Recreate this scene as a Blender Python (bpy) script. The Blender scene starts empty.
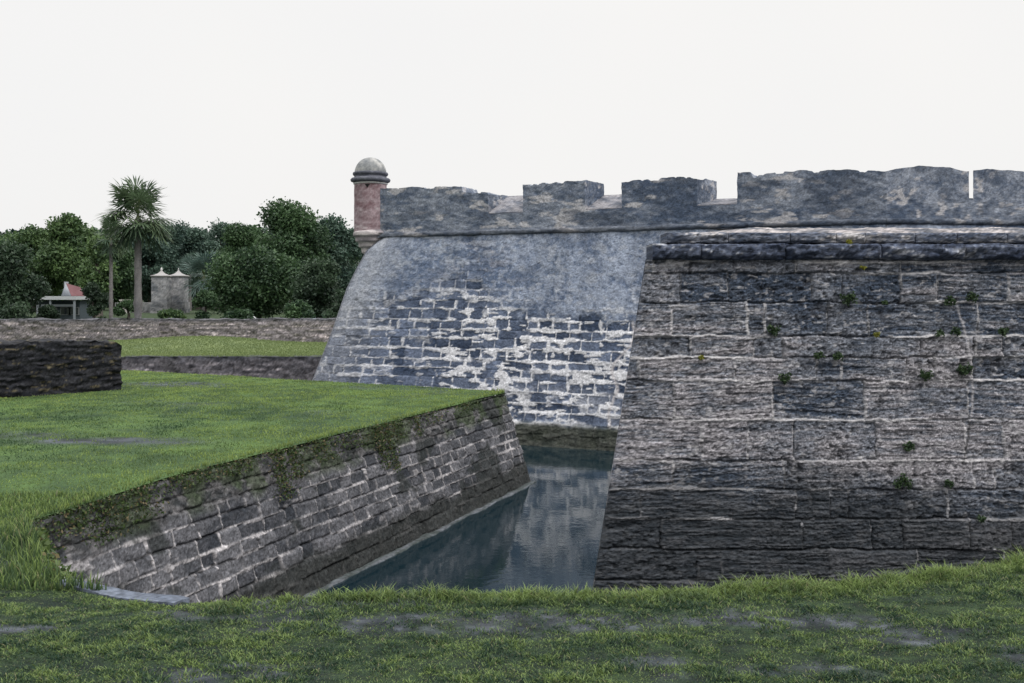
import bpy, math, random
import numpy as np
from mathutils import Vector
from mathutils.geometry import delaunay_2d_cdt

random.seed(7)
rng = np.random.default_rng(7)
SC = bpy.context.scene
COL = SC.collection
EYE = 4.6          # eye height above the moat water (z = 0)
F = 1000.0         # focal length in pixels of a 1024 px wide frame
HY = 295.0         # image row of the horizon


def at(px, py, D):
    return ((px - 512.0) * D / F, D, EYE + (HY - py) * D / F)


# ------------------------------------------------------------------ noise
_T = rng.random((8, 256, 256))


def sm(t):
    return t * t * (3 - 2 * t)


def sstep(a, b, x):
    return sm(np.clip((x - a) / (b - a), 0, 1))


def vn(x, y, s=0):
    x = np.asarray(x, float); y = np.asarray(y, float)
    xi = np.floor(x); yi = np.floor(y)
    fx = sm(x - xi); fy = sm(y - yi)
    xi = xi.astype(int) + 37 * s; yi = yi.astype(int) + 91 * s
    T = _T[s % 8]
    a = T[xi & 255, yi & 255]; b = T[(xi + 1) & 255, yi & 255]
    c = T[xi & 255, (yi + 1) & 255]; d = T[(xi + 1) & 255, (yi + 1) & 255]
    return (a * (1 - fx) + b * fx) * (1 - fy) + (c * (1 - fx) + d * fx) * fy


def fbm(x, y, o=4, s=0):
    t = 0; amp = 1; n = 0
    for k in range(o):
        t = t + amp * vn(x * 2 ** k + 13.7 * k, y * 2 ** k - 7.3 * k, s + k); n += amp; amp *= .55
    return t / n


def n3(x, y, z, s=0):
    return (vn(x + z * .73, y - z * .41, s) + vn(y + x * .37, z + x * .29, s + 1) + vn(z - y * .33, x + y * .61, s + 2)) / 3


def n3f(x, y, z, o=3, s=0):
    t = 0; amp = 1; n = 0
    for k in range(o):
        t = t + amp * n3(x * 2 ** k, y * 2 ** k, z * 2 ** k, s + k); n += amp; amp *= .55
    return (t / n - .5) * 1.6 + .5


_sp = np.random.default_rng(99)


def speck(c, a=.2, n=None):
    """grain of the shell rock: every point a little lighter or darker"""
    g = 1 + a * _sp.normal(size=c.shape[:-1])
    return c * np.clip(g, .25, 1.9)[..., None]


def mixc(a, b, t):
    a = np.asarray(a, float); b = np.asarray(b, float)
    t = np.asarray(t)[..., None]
    return a * (1 - t) + b * t


# ------------------------------------------------------------------ objects
def tag(o, label=None, cat=None, group=None, kind=None):
    if label: o['label'] = label
    if cat: o['category'] = cat
    if group: o['group'] = group
    if kind: o['kind'] = kind
    return o


def thing(name, label, cat, loc=(0, 0, 0), rz=0, group=None):
    o = bpy.data.objects.new(name, None); COL.objects.link(o)
    o.location = loc; o.rotation_euler = (0, 0, rz); o.empty_display_size = .3
    return tag(o, label, cat, group)


def fast(name, V, faces, mat, parent=None, col=None, smooth=False, world=True):
    """V (n,3); faces: list of (m,k) int arrays."""
    V = np.ascontiguousarray(V, dtype=np.float32).reshape(-1, 3)
    if parent is not None and world:
        root = parent
        while root.parent is not None: root = root.parent
        rz = -root.rotation_euler.z
        V = V - np.array(root.location, dtype=np.float32)
        c, s = math.cos(rz), math.sin(rz)
        V = np.stack([V[:, 0] * c - V[:, 1] * s, V[:, 0] * s + V[:, 1] * c, V[:, 2]], 1).astype(np.float32)
    me = bpy.data.meshes.new(name)
    if not isinstance(faces, list): faces = [faces]
    faces = [np.asarray(f, dtype=np.int32) for f in faces if len(f)]
    me.vertices.add(len(V)); me.vertices.foreach_set('co', V.ravel())
    lv = np.concatenate([f.ravel() for f in faces])
    tot = np.concatenate([np.full(len(f), f.shape[1], np.int32) for f in faces])
    st = np.concatenate([[0], np.cumsum(tot)[:-1]]).astype(np.int32)
    me.loops.add(len(lv)); me.loops.foreach_set('vertex_index', lv)
    me.polygons.add(len(tot)); me.polygons.foreach_set('loop_start', st); me.polygons.foreach_set('loop_total', tot)
    if smooth: me.polygons.foreach_set('use_smooth', np.ones(len(tot), bool))
    me.update(calc_edges=True); me.validate()
    if col is not None:
        c4 = np.ones((len(V), 4), np.float32); c4[:, :3] = np.clip(col, 0, 1).reshape(-1, 3)
        a = me.color_attributes.new('col', 'FLOAT_COLOR', 'POINT'); a.data.foreach_set('color', c4.ravel())
    me.materials.append(mat)
    o = bpy.data.objects.new(name, me); COL.objects.link(o)
    if parent is not None: o.parent = parent
    return o


def gridfaces(nu, nv, off=0, flip=False):
    i, j = np.meshgrid(np.arange(nu - 1), np.arange(nv - 1), indexing='ij')
    a = (i * nv + j).ravel() + off; b = a + nv; c = b + 1; d = a + 1
    return np.stack([a, d, c, b] if flip else [a, b, c, d], 1)


class Bag:
    """collects grids / boxes into one mesh"""
    def __init__(s): s.V = []; s.F = []; s.C = []; s.n = 0

    def grid(s, P, C=None, flip=False):
        nu, nv = P.shape[:2]
        s.F.append(gridfaces(nu, nv, s.n, flip)); s.V.append(P.reshape(-1, 3))
        s.C.append((C if C is not None else np.ones(P.shape) * .5).reshape(-1, 3)); s.n += nu * nv

    def wbox(s, nx, ny, nz, fn, cfn=None):
        """box subdivided on its six sides; fn maps unit coords to positions"""
        def side(a, b, build, flip):
            A, B = np.meshgrid(np.linspace(0, 1, a + 1), np.linspace(0, 1, b + 1), indexing='ij')
            u, v, w = build(A, B); P = fn(u, v, w)
            s.grid(P, cfn(P, u, v, w) if cfn else None, flip)
        O = lambda A: np.zeros_like(A); I = lambda A: np.ones_like(A)
        side(nx, nz, lambda A, B: (A, O(A), B), False)
        side(nx, nz, lambda A, B: (A, I(A), B), True)
        side(ny, nz, lambda A, B: (O(A), A, B), True)
        side(ny, nz, lambda A, B: (I(A), A, B), False)
        side(nx, ny, lambda A, B: (A, B, I(A)), False)
        side(nx, ny, lambda A, B: (A, B, O(A)), True)

    def box(s, x0, x1, y0, y1, z0, z1, c=(.5, .5, .5)):
        def fn(u, v, w): return np.stack([x0 + u * (x1 - x0), y0 + v * (y1 - y0), z0 + w * (z1 - z0)], -1)
        s.wbox(1, 1, 1, fn, lambda P, u, v, w: np.ones(P.shape) * np.array(c))

    def out(s, name, mat, parent=None, smooth=False):
        return fast(name, np.concatenate(s.V), np.concatenate(s.F), mat, parent, np.concatenate(s.C), smooth)


# ------------------------------------------------------------------ materials
def newmat(name):
    m = bpy.data.materials.new(name); m.use_nodes = True
    nt = m.node_tree; b = nt.nodes['Principled BSDF']
    return m, nt, b


def attr_mat(name, rough=.92, nscale=30., lo=.7, hi=1.3, bump=.4, bscale=40., bdist=.02, spec=.25, stretch=(1, 1, 1), second=None):
    m, nt, b = newmat(name)
    N = nt.nodes; L = nt.links
    at_ = N.new('ShaderNodeAttribute'); at_.attribute_name = 'col'
    tc = N.new('ShaderNodeTexCoord'); mp = N.new('ShaderNodeMapping'); mp.inputs['Scale'].default_value = stretch
    L.new(tc.outputs['Object'], mp.inputs['Vector'])
    n1 = N.new('ShaderNodeTexNoise'); n1.inputs['Scale'].default_value = nscale; n1.inputs['Detail'].default_value = 5; n1.inputs['Roughness'].default_value = .7
    L.new(mp.outputs[0], n1.inputs['Vector'])
    mr = N.new('ShaderNodeMapRange'); mr.inputs['From Min'].default_value = .3; mr.inputs['From Max'].default_value = .7
    mr.inputs['To Min'].default_value = lo; mr.inputs['To Max'].default_value = hi
    L.new(n1.outputs['Fac'], mr.inputs['Value'])
    mx = N.new('ShaderNodeVectorMath'); mx.operation = 'SCALE'
    L.new(at_.outputs['Color'], mx.inputs[0]); L.new(mr.outputs[0], mx.inputs['Scale'])
    L.new(mx.outputs[0], b.inputs['Base Color'])
    b.inputs['Roughness'].default_value = rough; b.inputs['Specular IOR Level'].default_value = spec
    if bump:
        n2 = N.new('ShaderNodeTexNoise'); n2.inputs['Scale'].default_value = bscale; n2.inputs['Detail'].default_value = 6; n2.inputs['Roughness'].default_value = .65
        L.new(mp.outputs[0], n2.inputs['Vector'])
        bp = N.new('ShaderNodeBump'); bp.inputs['Strength'].default_value = bump; bp.inputs['Distance'].default_value = bdist
        L.new(n2.outputs['Fac'], bp.inputs['Height']); L.new(bp.outputs[0], b.inputs['Normal'])
    return m


M_RAV = attr_mat('coquina_blocks', nscale=34, lo=.6, hi=1.4, bump=.7, bscale=30, bdist=.03, stretch=(.45, .45, 1.6))
M_FORT = attr_mat('coquina_lime_render', nscale=9, lo=.72, hi=1.28, bump=.5, bscale=14, bdist=.05)
M_WALL = attr_mat('coquina_rubble', nscale=16, lo=.65, hi=1.35, bump=.6, bscale=22, bdist=.04)
M_PLAIN = attr_mat('weathered_surface', nscale=8, lo=.85, hi=1.15, bump=.2, bscale=20, bdist=.02)
M_PAINT = attr_mat('painted_surface', rough=.45, nscale=3, lo=.95, hi=1.05, bump=0, spec=.5)
M_GROUND = attr_mat('turf_and_soil', nscale=26, lo=.55, hi=1.45, bump=.8, bscale=45, bdist=.04)


def leaf_mat(name, trans=.25):
    m, nt, b = newmat(name)
    N = nt.nodes; L = nt.links
    a = N.new('ShaderNodeAttribute'); a.attribute_name = 'col'
    L.new(a.outputs['Color'], b.inputs['Base Color'])
    b.inputs['Roughness'].default_value = .55; b.inputs['Specular IOR Level'].default_value = .3
    if trans:
        t = N.new('ShaderNodeBsdfTranslucent'); L.new(a.outputs['Color'], t.inputs['Color'])
        mx = N.new('ShaderNodeMixShader'); mx.inputs[0].default_value = trans
        L.new(b.outputs[0], mx.inputs[1]); L.new(t.outputs[0], mx.inputs[2])
        L.new(mx.outputs[0], N['Material Output'].inputs['Surface'])
    return m


M_LEAF = leaf_mat('leaves'); M_GRASS = leaf_mat('grass_blades', .3)
M_BARK = attr_mat('bark', nscale=12, lo=.7, hi=1.3, bump=.6, bscale=10, bdist=.05)


def glass_mat():
    m, nt, b = newmat('window_glass'); b.inputs['Base Color'].default_value = (.02, .025, .03, 1)
    b.inputs['Roughness'].default_value = .08
    return m


M_GLASS = glass_mat()


def water_mat():
    m, nt, b = newmat('moat_water'); N = nt.nodes; L = nt.links
    b.inputs['Base Color'].default_value = (.006, .017, .024, 1)
    b.inputs['Roughness'].default_value = .045; b.inputs['IOR'].default_value = 1.62
    tc = N.new('ShaderNodeTexCoord'); mp = N.new('ShaderNodeMapping'); mp.inputs['Scale'].default_value = (1, 1, 1)
    L.new(tc.outputs['Object'], mp.inputs['Vector'])
    n1 = N.new('ShaderNodeTexNoise'); n1.inputs['Scale'].default_value = 7; n1.inputs['Detail'].default_value = 3
    n2 = N.new('ShaderNodeTexNoise'); n2.inputs['Scale'].default_value = 1.1; n2.inputs['Detail'].default_value = 2
    L.new(mp.outputs[0], n1.inputs['Vector']); L.new(mp.outputs[0], n2.inputs['Vector'])
    ad = N.new('ShaderNodeMath'); ad.operation = 'MULTIPLY_ADD'; ad.inputs[1].default_value = 2.5
    L.new(n2.outputs['Fac'], ad.inputs[0]); L.new(n1.outputs['Fac'], ad.inputs[2])
    bp = N.new('ShaderNodeBump'); bp.inputs['Strength'].default_value = .16; bp.inputs['Distance'].default_value = .012
    L.new(ad.outputs[0], bp.inputs['Height']); L.new(bp.outputs[0], b.inputs['Normal'])
    return m


M_WATER = water_mat()

# ------------------------------------------------------------------ ground
NEAR_EDGE = [(300, 9), (20, 6.4), (6, 6.1), (3.1, 5.95), (2.0, 5.62), (.8, 5.45), (-.6, 5.42), (-1.7, 5.31), (-2.62, 5.79), (-2.98, 6.3), (-3.5, 7.25), (-4.4, 9.1), (-5.55, 11.0)]
# counterscarp wall, top line
CO = np.array([-1.93, 20.3]); CD = np.array([.3634, .9316]); CN = np.array([.9316, -.3634])
C_A = CO + CD * (11.0 - 20.3) / .9316       # start, near
C_B = CO + CD * (24.7 - 20.3) / .9316       # start of rounded corner
C_R = .55
_cc = C_B - CN * C_R
ang0 = math.atan2(CN[1], CN[0])
FD = np.array([-12.7, 32.4]) - np.array([-.65, 25.2]); FD = FD / np.linalg.norm(FD)   # direction of the platform's far edge
FN = np.array([-FD[1], FD[0]]) * -1
ang1 = math.atan2(FN[1], FN[0])
if ang1 < ang0: ang1 += 2 * math.pi
ARC = [tuple(_cc + C_R * np.array([math.cos(a), math.sin(a)])) for a in np.linspace(ang0, ang1, 9)]
FAR_EDGE = [(-12.7, 32.4), (-45, 35), (-300, 36)]
G1 = NEAR_EDGE + ARC + FAR_EDGE + [(-300, -200), (300, -200)]
G2 = [(-500, 40), (-7.3, 40), (60, 98), (500, 480), (500, 900), (-500, 900)]


def inside(x, y, poly):
    x = np.asarray(x); y = np.asarray(y); r = np.zeros(x.shape, bool)
    n = len(poly)
    for i in range(n):
        x0, y0 = poly[i]; x1, y1 = poly[(i + 1) % n]
        c = ((y0 > y) != (y1 > y)) & (x < (x1 - x0) * (y - y0) / ((y1 - y0) + 1e-12) + x0)
        r ^= c
    return r


def edist(x, y, line):
    d = np.full(np.shape(x), 1e9)
    for (x0, y0), (x1, y1) in zip(line[:-1], line[1:]):
        dx, dy = x1 - x0, y1 - y0
        t = np.clip(((x - x0) * dx + (y - y0) * dy) / (dx * dx + dy * dy + 1e-12), 0, 1)
        d = np.minimum(d, np.hypot(x - x0 - t * dx, y - y0 - t * dy))
    return d


EDGE_ALL = NEAR_EDGE + ARC + FAR_EDGE
WALL_LINE = [tuple(C_A), tuple(C_B)] + ARC


def gz(x, y):
    """height of the near ground"""
    x = np.asarray(x, float); y = np.asarray(y, float)
    t = sstep(6.6, 10.4, y)
    low = 2.17 - .12 * (1 - sstep(11, 14, y)) + .05 * (fbm(x * .35, y * .35, 3, 3) - .5)
    hi = 2.975 + .035 * sstep(1.6, 3.2, x) + .03 * (fbm(x * 1.3, y * 1.3, 3, 2) - .5) - .03 * sstep(-1.3, -2.2, x) * sstep(4.9, 5.3, y)
    z = hi * (1 - t) + low * t
    return z


def gz2(x, y):
    x = np.asarray(x, float); y = np.asarray(y, float)
    z = 2.12 + .13 * sstep(41, 48, y)
    z = z + .28 * np.exp(-((x + 15.5) / 3.6) ** 2) * sstep(43, 49, y) * (1 - sstep(50, 53, y))
    z = z - .62 * sstep(53, 58, y) + 1.22 * sstep(76, 98, y)
    z = z + .03 * (fbm(x * .5, y * .5, 3, 5) - .5)
    return z


def blob(x, y, cx, cy, rx, ry, s=0, soft=.5):
    d = np.hypot((x - cx) / rx, (y - cy) / ry) + .9 * (fbm(x / rx * 1.5 + s, y / ry * 1.5, 4, s % 5) - .5)
    return 1 - sstep(1 - soft, 1 + soft * .3, d)


def soil(x, y):
    m = blob(x, y, -.1, 4.97, .95, .20, 1)
    m = np.maximum(m, .85 * blob(x, y, 1.2, 5.0, .8, .12, 2))
    m = np.maximum(m, .8 * blob(x, y, -1.2, 4.3, .5, .12, 3))
    m = np.maximum(m, .7 * blob(x, y, 1.3, 4.32, .5, .08, 3))
    m = np.maximum(m, .9 * blob(x, y, -2.45, 4.88, .38, .09, 4))
    m = np.maximum(m, .85 * blob(x, y, -6.6, 16.6, 1.9, .55, 5))
    m = np.maximum(m, .7 * blob(x, y, -9.2, 17.2, 1.6, .5, 6))
    m = np.maximum(m, .8 * blob(x, y, -9.3, 27.2, 1.9, .9, 7))
    m = np.maximum(m, .5 * sstep(.62, .8, fbm(x * .5, y * .8, 4, 4)) * sstep(10, 12, y))
    m = np.maximum(m, .8 * sstep(.56, .72, fbm(x * 1.6, y * 4.5, 4, 6)) * (1 - sstep(6, 7, y)))
    nr = 1 - sstep(6, 8, y)
    m = np.clip(m * 1.15, 0, 1) * (1 - nr * .55 * sstep(.45, .62, fbm(x * 9, y * 14, 4, 2))) * (1 - (1 - nr) * .35 * sstep(.4, .6, fbm(x * 2.3, y * 3, 3, 2)))
    return m


def ground_col(x, y, far=False):
    n = fbm(x * .8, y * .8, 4, 1); f = fbm(x * 3.5, y * 3.5, 3, 2)
    g = mixc((.022, .048, .022), (.080, .140, .038), sstep(.25, .75, .5 * n + .5 * f))
    g = mixc(g, mixc((.008, .017, .012), (.026, .048, .020), sstep(.35, .65, fbm(x * 14, y * 20, 3, 3))), 1 - sstep(6, 9, y))
    if far:
        g = mixc((.085, .120, .050), (.160, .200, .080), sstep(.25, .75, .4 * n + .6 * f))
        g = mixc(g, (.035, .055, .025), sstep(52, 56, y))
        return g
    s = soil(x, y)
    e = speck(mixc((.018, .024, .030), (.076, .085, .102), sstep(.35, .7, fbm(x * 14, y * 20, 3, 4))), .3)
    return mixc(g, e, s)


def cdt_sheet(name, poly, pts, zf, cf, mat):
    b = [Vector(p) for p in poly]
    # subdivide boundary
    B = []
    for i in range(len(b)):
        p, q = b[i], b[(i + 1) % len(b)]
        L = (q - p).length; mid = (p + q) / 2
        near = min(p.length, q.length) < 60
        k = max(1, min(80, int(L / .25))) if near and L < 30 else max(1, min(30, int(L / 3)))
        for j in range(k): B.append(p + (q - p) * j / k)
    nb = len(B)
    V = B + [Vector(p) for p in pts]
    E = [(i, (i + 1) % nb) for i in range(nb)]
    r = delaunay_2d_cdt(V, E, [list(range(nb))], 1, 1e-5)
    vs = np.array([(v.x, v.y) for v in r[0]]); fs = np.array([f for f in r[2] if len(f) == 3])
    P = np.column_stack([vs, zf(vs[:, 0], vs[:, 1])])
    return fast(name, P, fs, mat, None, cf(vs[:, 0], vs[:, 1]), smooth=True)


def scatter_pts(x0, x1, y0, y1, st, poly, margin, line):
    X, Y = np.meshgrid(np.arange(x0, x1, st), np.arange(y0, y1, st), indexing='ij')
    X = X + (rng.random(X.shape) - .5) * st * .6; Y = Y + (rng.random(Y.shape) - .5) * st * .6
    X = X.ravel(); Y = Y.ravel()
    k = inside(X, Y, poly) & (edist(X, Y, line) > margin)
    return list(zip(X[k], Y[k]))


pts = scatter_pts(-4.2, 4.6, 3.2, 6.4, .06, G1, .04, EDGE_ALL)
pts += scatter_pts(-8, -4.2, 3.2, 11, .2, G1, .1, EDGE_ALL) + scatter_pts(-4.2, -2, 6.4, 11, .15, G1, .1, EDGE_ALL)
pts += scatter_pts(-17, 1, 11, 35, .25, G1, .12, EDGE_ALL)
pts += scatter_pts(-60, 60, -30, 32, 3, G1, 1, EDGE_ALL)
near = cdt_sheet('ground', G1, pts, gz, lambda x, y: ground_col(x, y), M_GROUND); tag(near, kind='structure')
L2 = G2 + [G2[0]]
pts = scatter_pts(-30, -4, 40, 54, .5, G2, .2, L2) + scatter_pts(-90, 40, 54, 130, 3, G2, 1, L2)
farg = cdt_sheet('far_ground', G2, pts, gz2, lambda x, y: ground_col(x, y, True), M_GROUND); tag(farg, kind='structure')
w = Bag(); w.grid(np.array([[[-400, 4, 0], [-400, 120, 0]], [[400, 4, 0], [400, 120, 0]]], float)); tag(w.out('water', M_WATER), kind='structure')


# ------------------------------------------------------------------ masonry layouts
def layout(S, Z, bounds, joints, seed=0):
    """distance to nearest course line, to nearest vertical joint, per-block random"""
    bounds = np.asarray(bounds); ci = np.clip(np.searchsorted(bounds, Z) - 1, 0, len(bounds) - 2)
    dh = np.minimum(np.abs(Z - bounds[ci]), np.abs(bounds[ci + 1] - Z))
    top = np.abs(bounds[ci + 1] - Z) < np.abs(Z - bounds[ci])
    line = np.where(top, ci + 1, ci)
    dv = np.full(S.shape, 9.); rid = np.zeros(S.shape)
    R = np.random.default_rng(seed)
    for c in range(len(bounds) - 1):
        m = ci == c
        if not m.any(): continue
        J = np.array(sorted(joints[c])); s = S[m]
        k = np.searchsorted(J, s)
        a = J[np.clip(k - 1, 0, len(J) - 1)]; b = J[np.clip(k, 0, len(J) - 1)]
        dv[m] = np.minimum(np.abs(s - a), np.abs(s - b))
        rr = R.random(len(J) + 2); rid[m] = rr[k]
    return dh, dv, rid, line, ci


def rand_joints(n, s0, s1, wmin, wmax, seed):
    R = np.random.default_rng(seed); out = []
    for c in range(n):
        J = [s0 - R.random() * wmax]
        while J[-1] < s1: J.append(J[-1] + R.uniform(wmin, wmax))
        out.append(J)
    return out


def rand_bounds(z0, z1, h, seed, var=.2):
    R = np.random.default_rng(seed); b = [z0]
    while b[-1] < z1: b.append(b[-1] + h * R.uniform(1 - var, 1 + var))
    return b


# ------------------------------------------------------------------ ravelin (near right)
RD = 12.0
def rz(y): return EYE + (HY - y) * .01183
def rx(x): return (x - 512) * .01183
r_bound_px = [262, 273, 303, 337, 358, 381, 420, 460, 488, 517, 547, 577, 607, 640, 700]
r_joint_px = [[655, 800, 905, 1040], [682, 731, 815, 846, 906, 942, 1014], [673, 749, 767, 831, 871, 982], [691, 755, 784, 923, 978, 1005],
              [640, 736, 818, 843, 908, 936, 974, 994], [674, 773, 866, 969], [701, 747, 793, 876, 964, 1003], [672, 783, 971, 992],
              [640, 794, 829, 847, 944], [660, 800, 869, 900, 965], [695, 719, 825, 912], [640, 760, 857, 950], [690, 780, 900], [650, 800, 930]]
rb = np.array([rz(y) for y in r_bound_px])[::-1]
R_ = np.random.default_rng(3)
rj = []
for J in r_joint_px[::-1]:
    j = [rx(x) for x in J]
    while j[-1] < 22: j.append(j[-1] + R_.uniform(.4, 1.4))
    rj.append(j)


def rav_surface(X, Z, fine=True):
    Xw = X + .03 * (fbm(X * 2.2, Z * 4, 3, 1) - .5) + .03 * (fbm(X * 11, Z * 11, 3, 2) - .5)
    Zw = Z + .05 * (fbm(X * 1.6, Z * .7, 3, 3) - .5) + .035 * (fbm(X * 9, Z * 9, 3, 4) - .5)
    dh, dv, rid, line, ci = layout(Xw, Zw, rb, rj, 11)
    rid2 = (rid * 7.13) % 1; rid3 = (rid * 13.7) % 1
    tilt = (rid2 - .5) * .14
    st = fbm(X * .75 + rid * 50, (Z + tilt * X) * 25, 4, 5)        # bedding of the shell rock
    st2 = fbm(X * 4.5 + rid * 90, (Z + tilt * X) * 50, 3, 6)
    fine_ = fbm(X * 30, Z * 42, 3, 7)
    big = fbm(X * .7, Z * 1.1, 4, 2)
    wid = .007 + .022 * fbm(X * 4, Z * 4, 3, 0)
    hmort = sstep(.40, .58, fbm(X * .9 + line * 3.7, Z * .3 + line * 1.9, 3, 1))
    vmort = sstep(.25, .5, (rid3 + .3 * big))
    mh = (1 - sstep(.5, 1.1, dh / wid)) * hmort
    mv = (1 - sstep(.5, 1.1, dv / (wid * .95))) * vmort
    mort = np.maximum(mh, mv * (.25 + .6 * sstep(.4, .6, fbm(X * 2, Z * 9, 3, 1))))
    patch = sstep(.70, .78, fbm(X * 2.6, Z * 8, 4, 3)) * (1 - sstep(.02, .09, dh)) * sstep(2.0, 2.6, Z)
    mort = np.maximum(mort, patch * .8)
    groove = (1 - sstep(.2, 1, np.minimum(dh, dv * 1.2) / .016)) * (1 - mort)
    lam = sstep(.25, .6, rid3)                      # laminated blocks against massive pitted ones
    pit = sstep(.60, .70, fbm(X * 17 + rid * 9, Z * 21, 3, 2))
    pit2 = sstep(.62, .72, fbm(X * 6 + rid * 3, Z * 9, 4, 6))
    disp = .045 * (rid - .5) + (.008 + .018 * lam) * (st - .5) + (.008 + .018 * lam) * (st2 - .5) + .022 * (fine_ - .5) + .005 * _sp.normal(size=X.shape) - .05 * groove + .012 * mort + .05 * (big - .5)
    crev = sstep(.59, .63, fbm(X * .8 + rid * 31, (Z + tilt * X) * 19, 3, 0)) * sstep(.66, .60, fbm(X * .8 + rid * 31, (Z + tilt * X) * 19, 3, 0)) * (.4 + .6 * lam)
    disp -= (.028 * crev + .016 * pit * (1.2 - lam) + .02 * pit2 * (1 - lam)) * (1 - mort)
    # colours
    tone = .46 * rid + .55 * big - .12 + (.3 + .6 * lam) * (st - .5) + (.3 + .5 * lam) * (st2 - .5) + .7 * (fbm(X * 2.6, Z * 5, 4, 0) - .5) + .25 * sstep(3.4, 2.9, Z) * sstep(2.2, 2.8, Z)
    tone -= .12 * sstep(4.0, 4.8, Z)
    leftpale = np.exp(-((X - 1.4 - (Z - 2) * .1) / .45) ** 2) * sstep(2.3, 3.2, Z)
    tone += .22 * leftpale
    c = mixc((.045, .060, .088), (.135, .147, .175), sstep(.12, .42, tone))
    c = mixc(c, (.262, .252, .270), sstep(.42, .84, tone))
    c = speck(c * (.45 + 1.1 * fine_)[..., None], .30)
    c = mixc(c, (.020, .022, .028), np.clip(.75 * crev + .45 * pit + .4 * pit2, 0, .8) * (1 - mort))  # crevice shade painted dark into the colour; pits darkened as well
    c = mixc(c, (.38, .375, .39), .6 * sstep(.66, .72, fbm(X * 12, Z * 26, 3, 4)))
    c = mixc(c, (.46, .45, .46), mort * (.5 + .5 * vn(X * 20, Z * 20, 2)))
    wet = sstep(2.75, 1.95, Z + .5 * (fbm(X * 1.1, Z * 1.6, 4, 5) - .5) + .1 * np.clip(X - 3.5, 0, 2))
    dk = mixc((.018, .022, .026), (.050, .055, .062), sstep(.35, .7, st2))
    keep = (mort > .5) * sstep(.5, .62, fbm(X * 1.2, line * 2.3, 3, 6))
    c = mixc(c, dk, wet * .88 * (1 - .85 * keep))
    crack = np.exp(-((X - 5.36 - .10 * np.sin(Z * 2.2) - .08 * (fbm(Z * 3, Z * 0, 3, 1) - .5)) / .012) ** 2) * sstep(2.5, 2.8, Z) * sstep(4.6, 4.4, Z)
    c = mixc(c, np.where((Z > 3.1)[..., None], (.42, .41, .43), (.03, .03, .03)), crack * .8)
    return disp, c


rav = thing('ravelin', 'low near bastion of large weathered stone blocks with double cordon, filling the right half', 'fortification', (1.7, 12, 0))
t = Bag()


def rav_face(us, zs, fade=True):
    U, Z = np.meshgrid(us, zs, indexing='ij')
    H = 5.0 - Z
    xl = 1.60 - .173 * H
    X = xl + (U - 1.66) * (1 if True else 1)
    # keep the blocks square: only the strip near the corner leans
    k = np.clip((U - 1.60) / 1.2, 0, 1); X = U - .173 * H * (1 - k)
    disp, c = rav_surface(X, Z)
    e = np.exp(-np.clip(X - xl, 0, 9) / .03)
    disp = disp * (1 - e) - .012 * np.exp(-np.clip(X - xl, 0, 9) / .03)
    Y = RD - .09 * H - disp
    return np.stack([X, Y, Z], -1), c


us = np.concatenate([np.arange(1.60, 6.9, .012), np.arange(6.9, 22, .08)])
zs = np.concatenate([np.arange(-.3, 1.0, .05), np.arange(1.0, 5.03, .0115)])
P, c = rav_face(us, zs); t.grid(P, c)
# left flank going back
ls = np.linspace(0, 12, 120); z2 = np.linspace(-.3, 5.03, 90)
S, Z = np.meshgrid(ls, z2, indexing='ij')
H = 5.0 - Z; dx, dy = .5, .866
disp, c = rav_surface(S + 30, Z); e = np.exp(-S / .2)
disp = disp * (1 - e)
X = 1.60 - .173 * H + S * dx - disp; Y = RD - .09 * H + .05 * np.exp(-S / .05) * 0 + S * dy
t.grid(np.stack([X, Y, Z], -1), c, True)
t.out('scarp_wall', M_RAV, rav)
# cordon: rounded string course in long stones
cj = [1.68, 2.26, 3.27, 4.42, 5.42, 6.6, 7.9, 9.1, 10.4, 12, 13.6, 15, 17, 19, 22]


def cordon_stone(bag, x0, x1, z0, z1, y0, prot, seed, colf):
    n = max(4, int((x1 - x0) / .025)); 
    prof = np.linspace(-math.pi / 2, math.pi / 2, 13)
    X, A = np.meshgrid(np.linspace(x0 + .002, x1 - .002, n), prof, indexing='ij')
    zc = (z0 + z1) / 2; hh = (z1 - z0) / 2
    nz_ = fbm(X * 5, A * 2 + seed, 3, seed % 5) - .5; n2 = 1.8 * (fbm(X * 18, A * 5 + seed, 3, 3) - .5) + .10 * _sp.normal(size=X.shape)
    end = 1 - np.exp(-np.minimum(X - x0, x1 - X) / .02) * .5
    r = (1 + .8 * nz_ + .35 * n2) * end
    Z = zc + np.sin(A) * hh * (1 + .22 * nz_ + .12 * n2); Y = y0 - np.maximum(np.cos(A), 0) ** .6 * prot * r
    bag.grid(np.stack([X, Y, Z], -1), colf(X, Z, A), False)
    # top slab to the wall behind
    for a, fl in ((0, True), (-1, False)):
        Q = np.stack([np.stack([X[:, a], Y[:, a], Z[:, a]], -1), np.stack([X[:, a], Y[:, a] + .5, Z[:, a]], -1)], 1)
        bag.grid(Q, np.stack([colf(X[:, a], Z[:, a], A[:, a])] * 2, 1), fl)
    for i in (0, -1):
        Q = np.stack([np.stack([X[i], Y[i], Z[i]], -1), np.stack([X[i], np.full(13, y0 + .5), Z[i]], -1)], 0)
        bag.grid(Q, np.stack([colf(X[i], Z[i], A[i])] * 2, 0), i == -1)


def ccol(X, Z, A):
    n = fbm(X * 2.2, A * .6, 4, 2); f = fbm(X * 16, A * 5, 3, 4)
    c = mixc((.018, .026, .048), (.085, .10, .14), sstep(.3, .75, .6 * n + .4 * f))
    return speck(mixc(c, (.36, .37, .40), sstep(.60, .68, .6 * n + .4 * f) * .7), .35)


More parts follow.
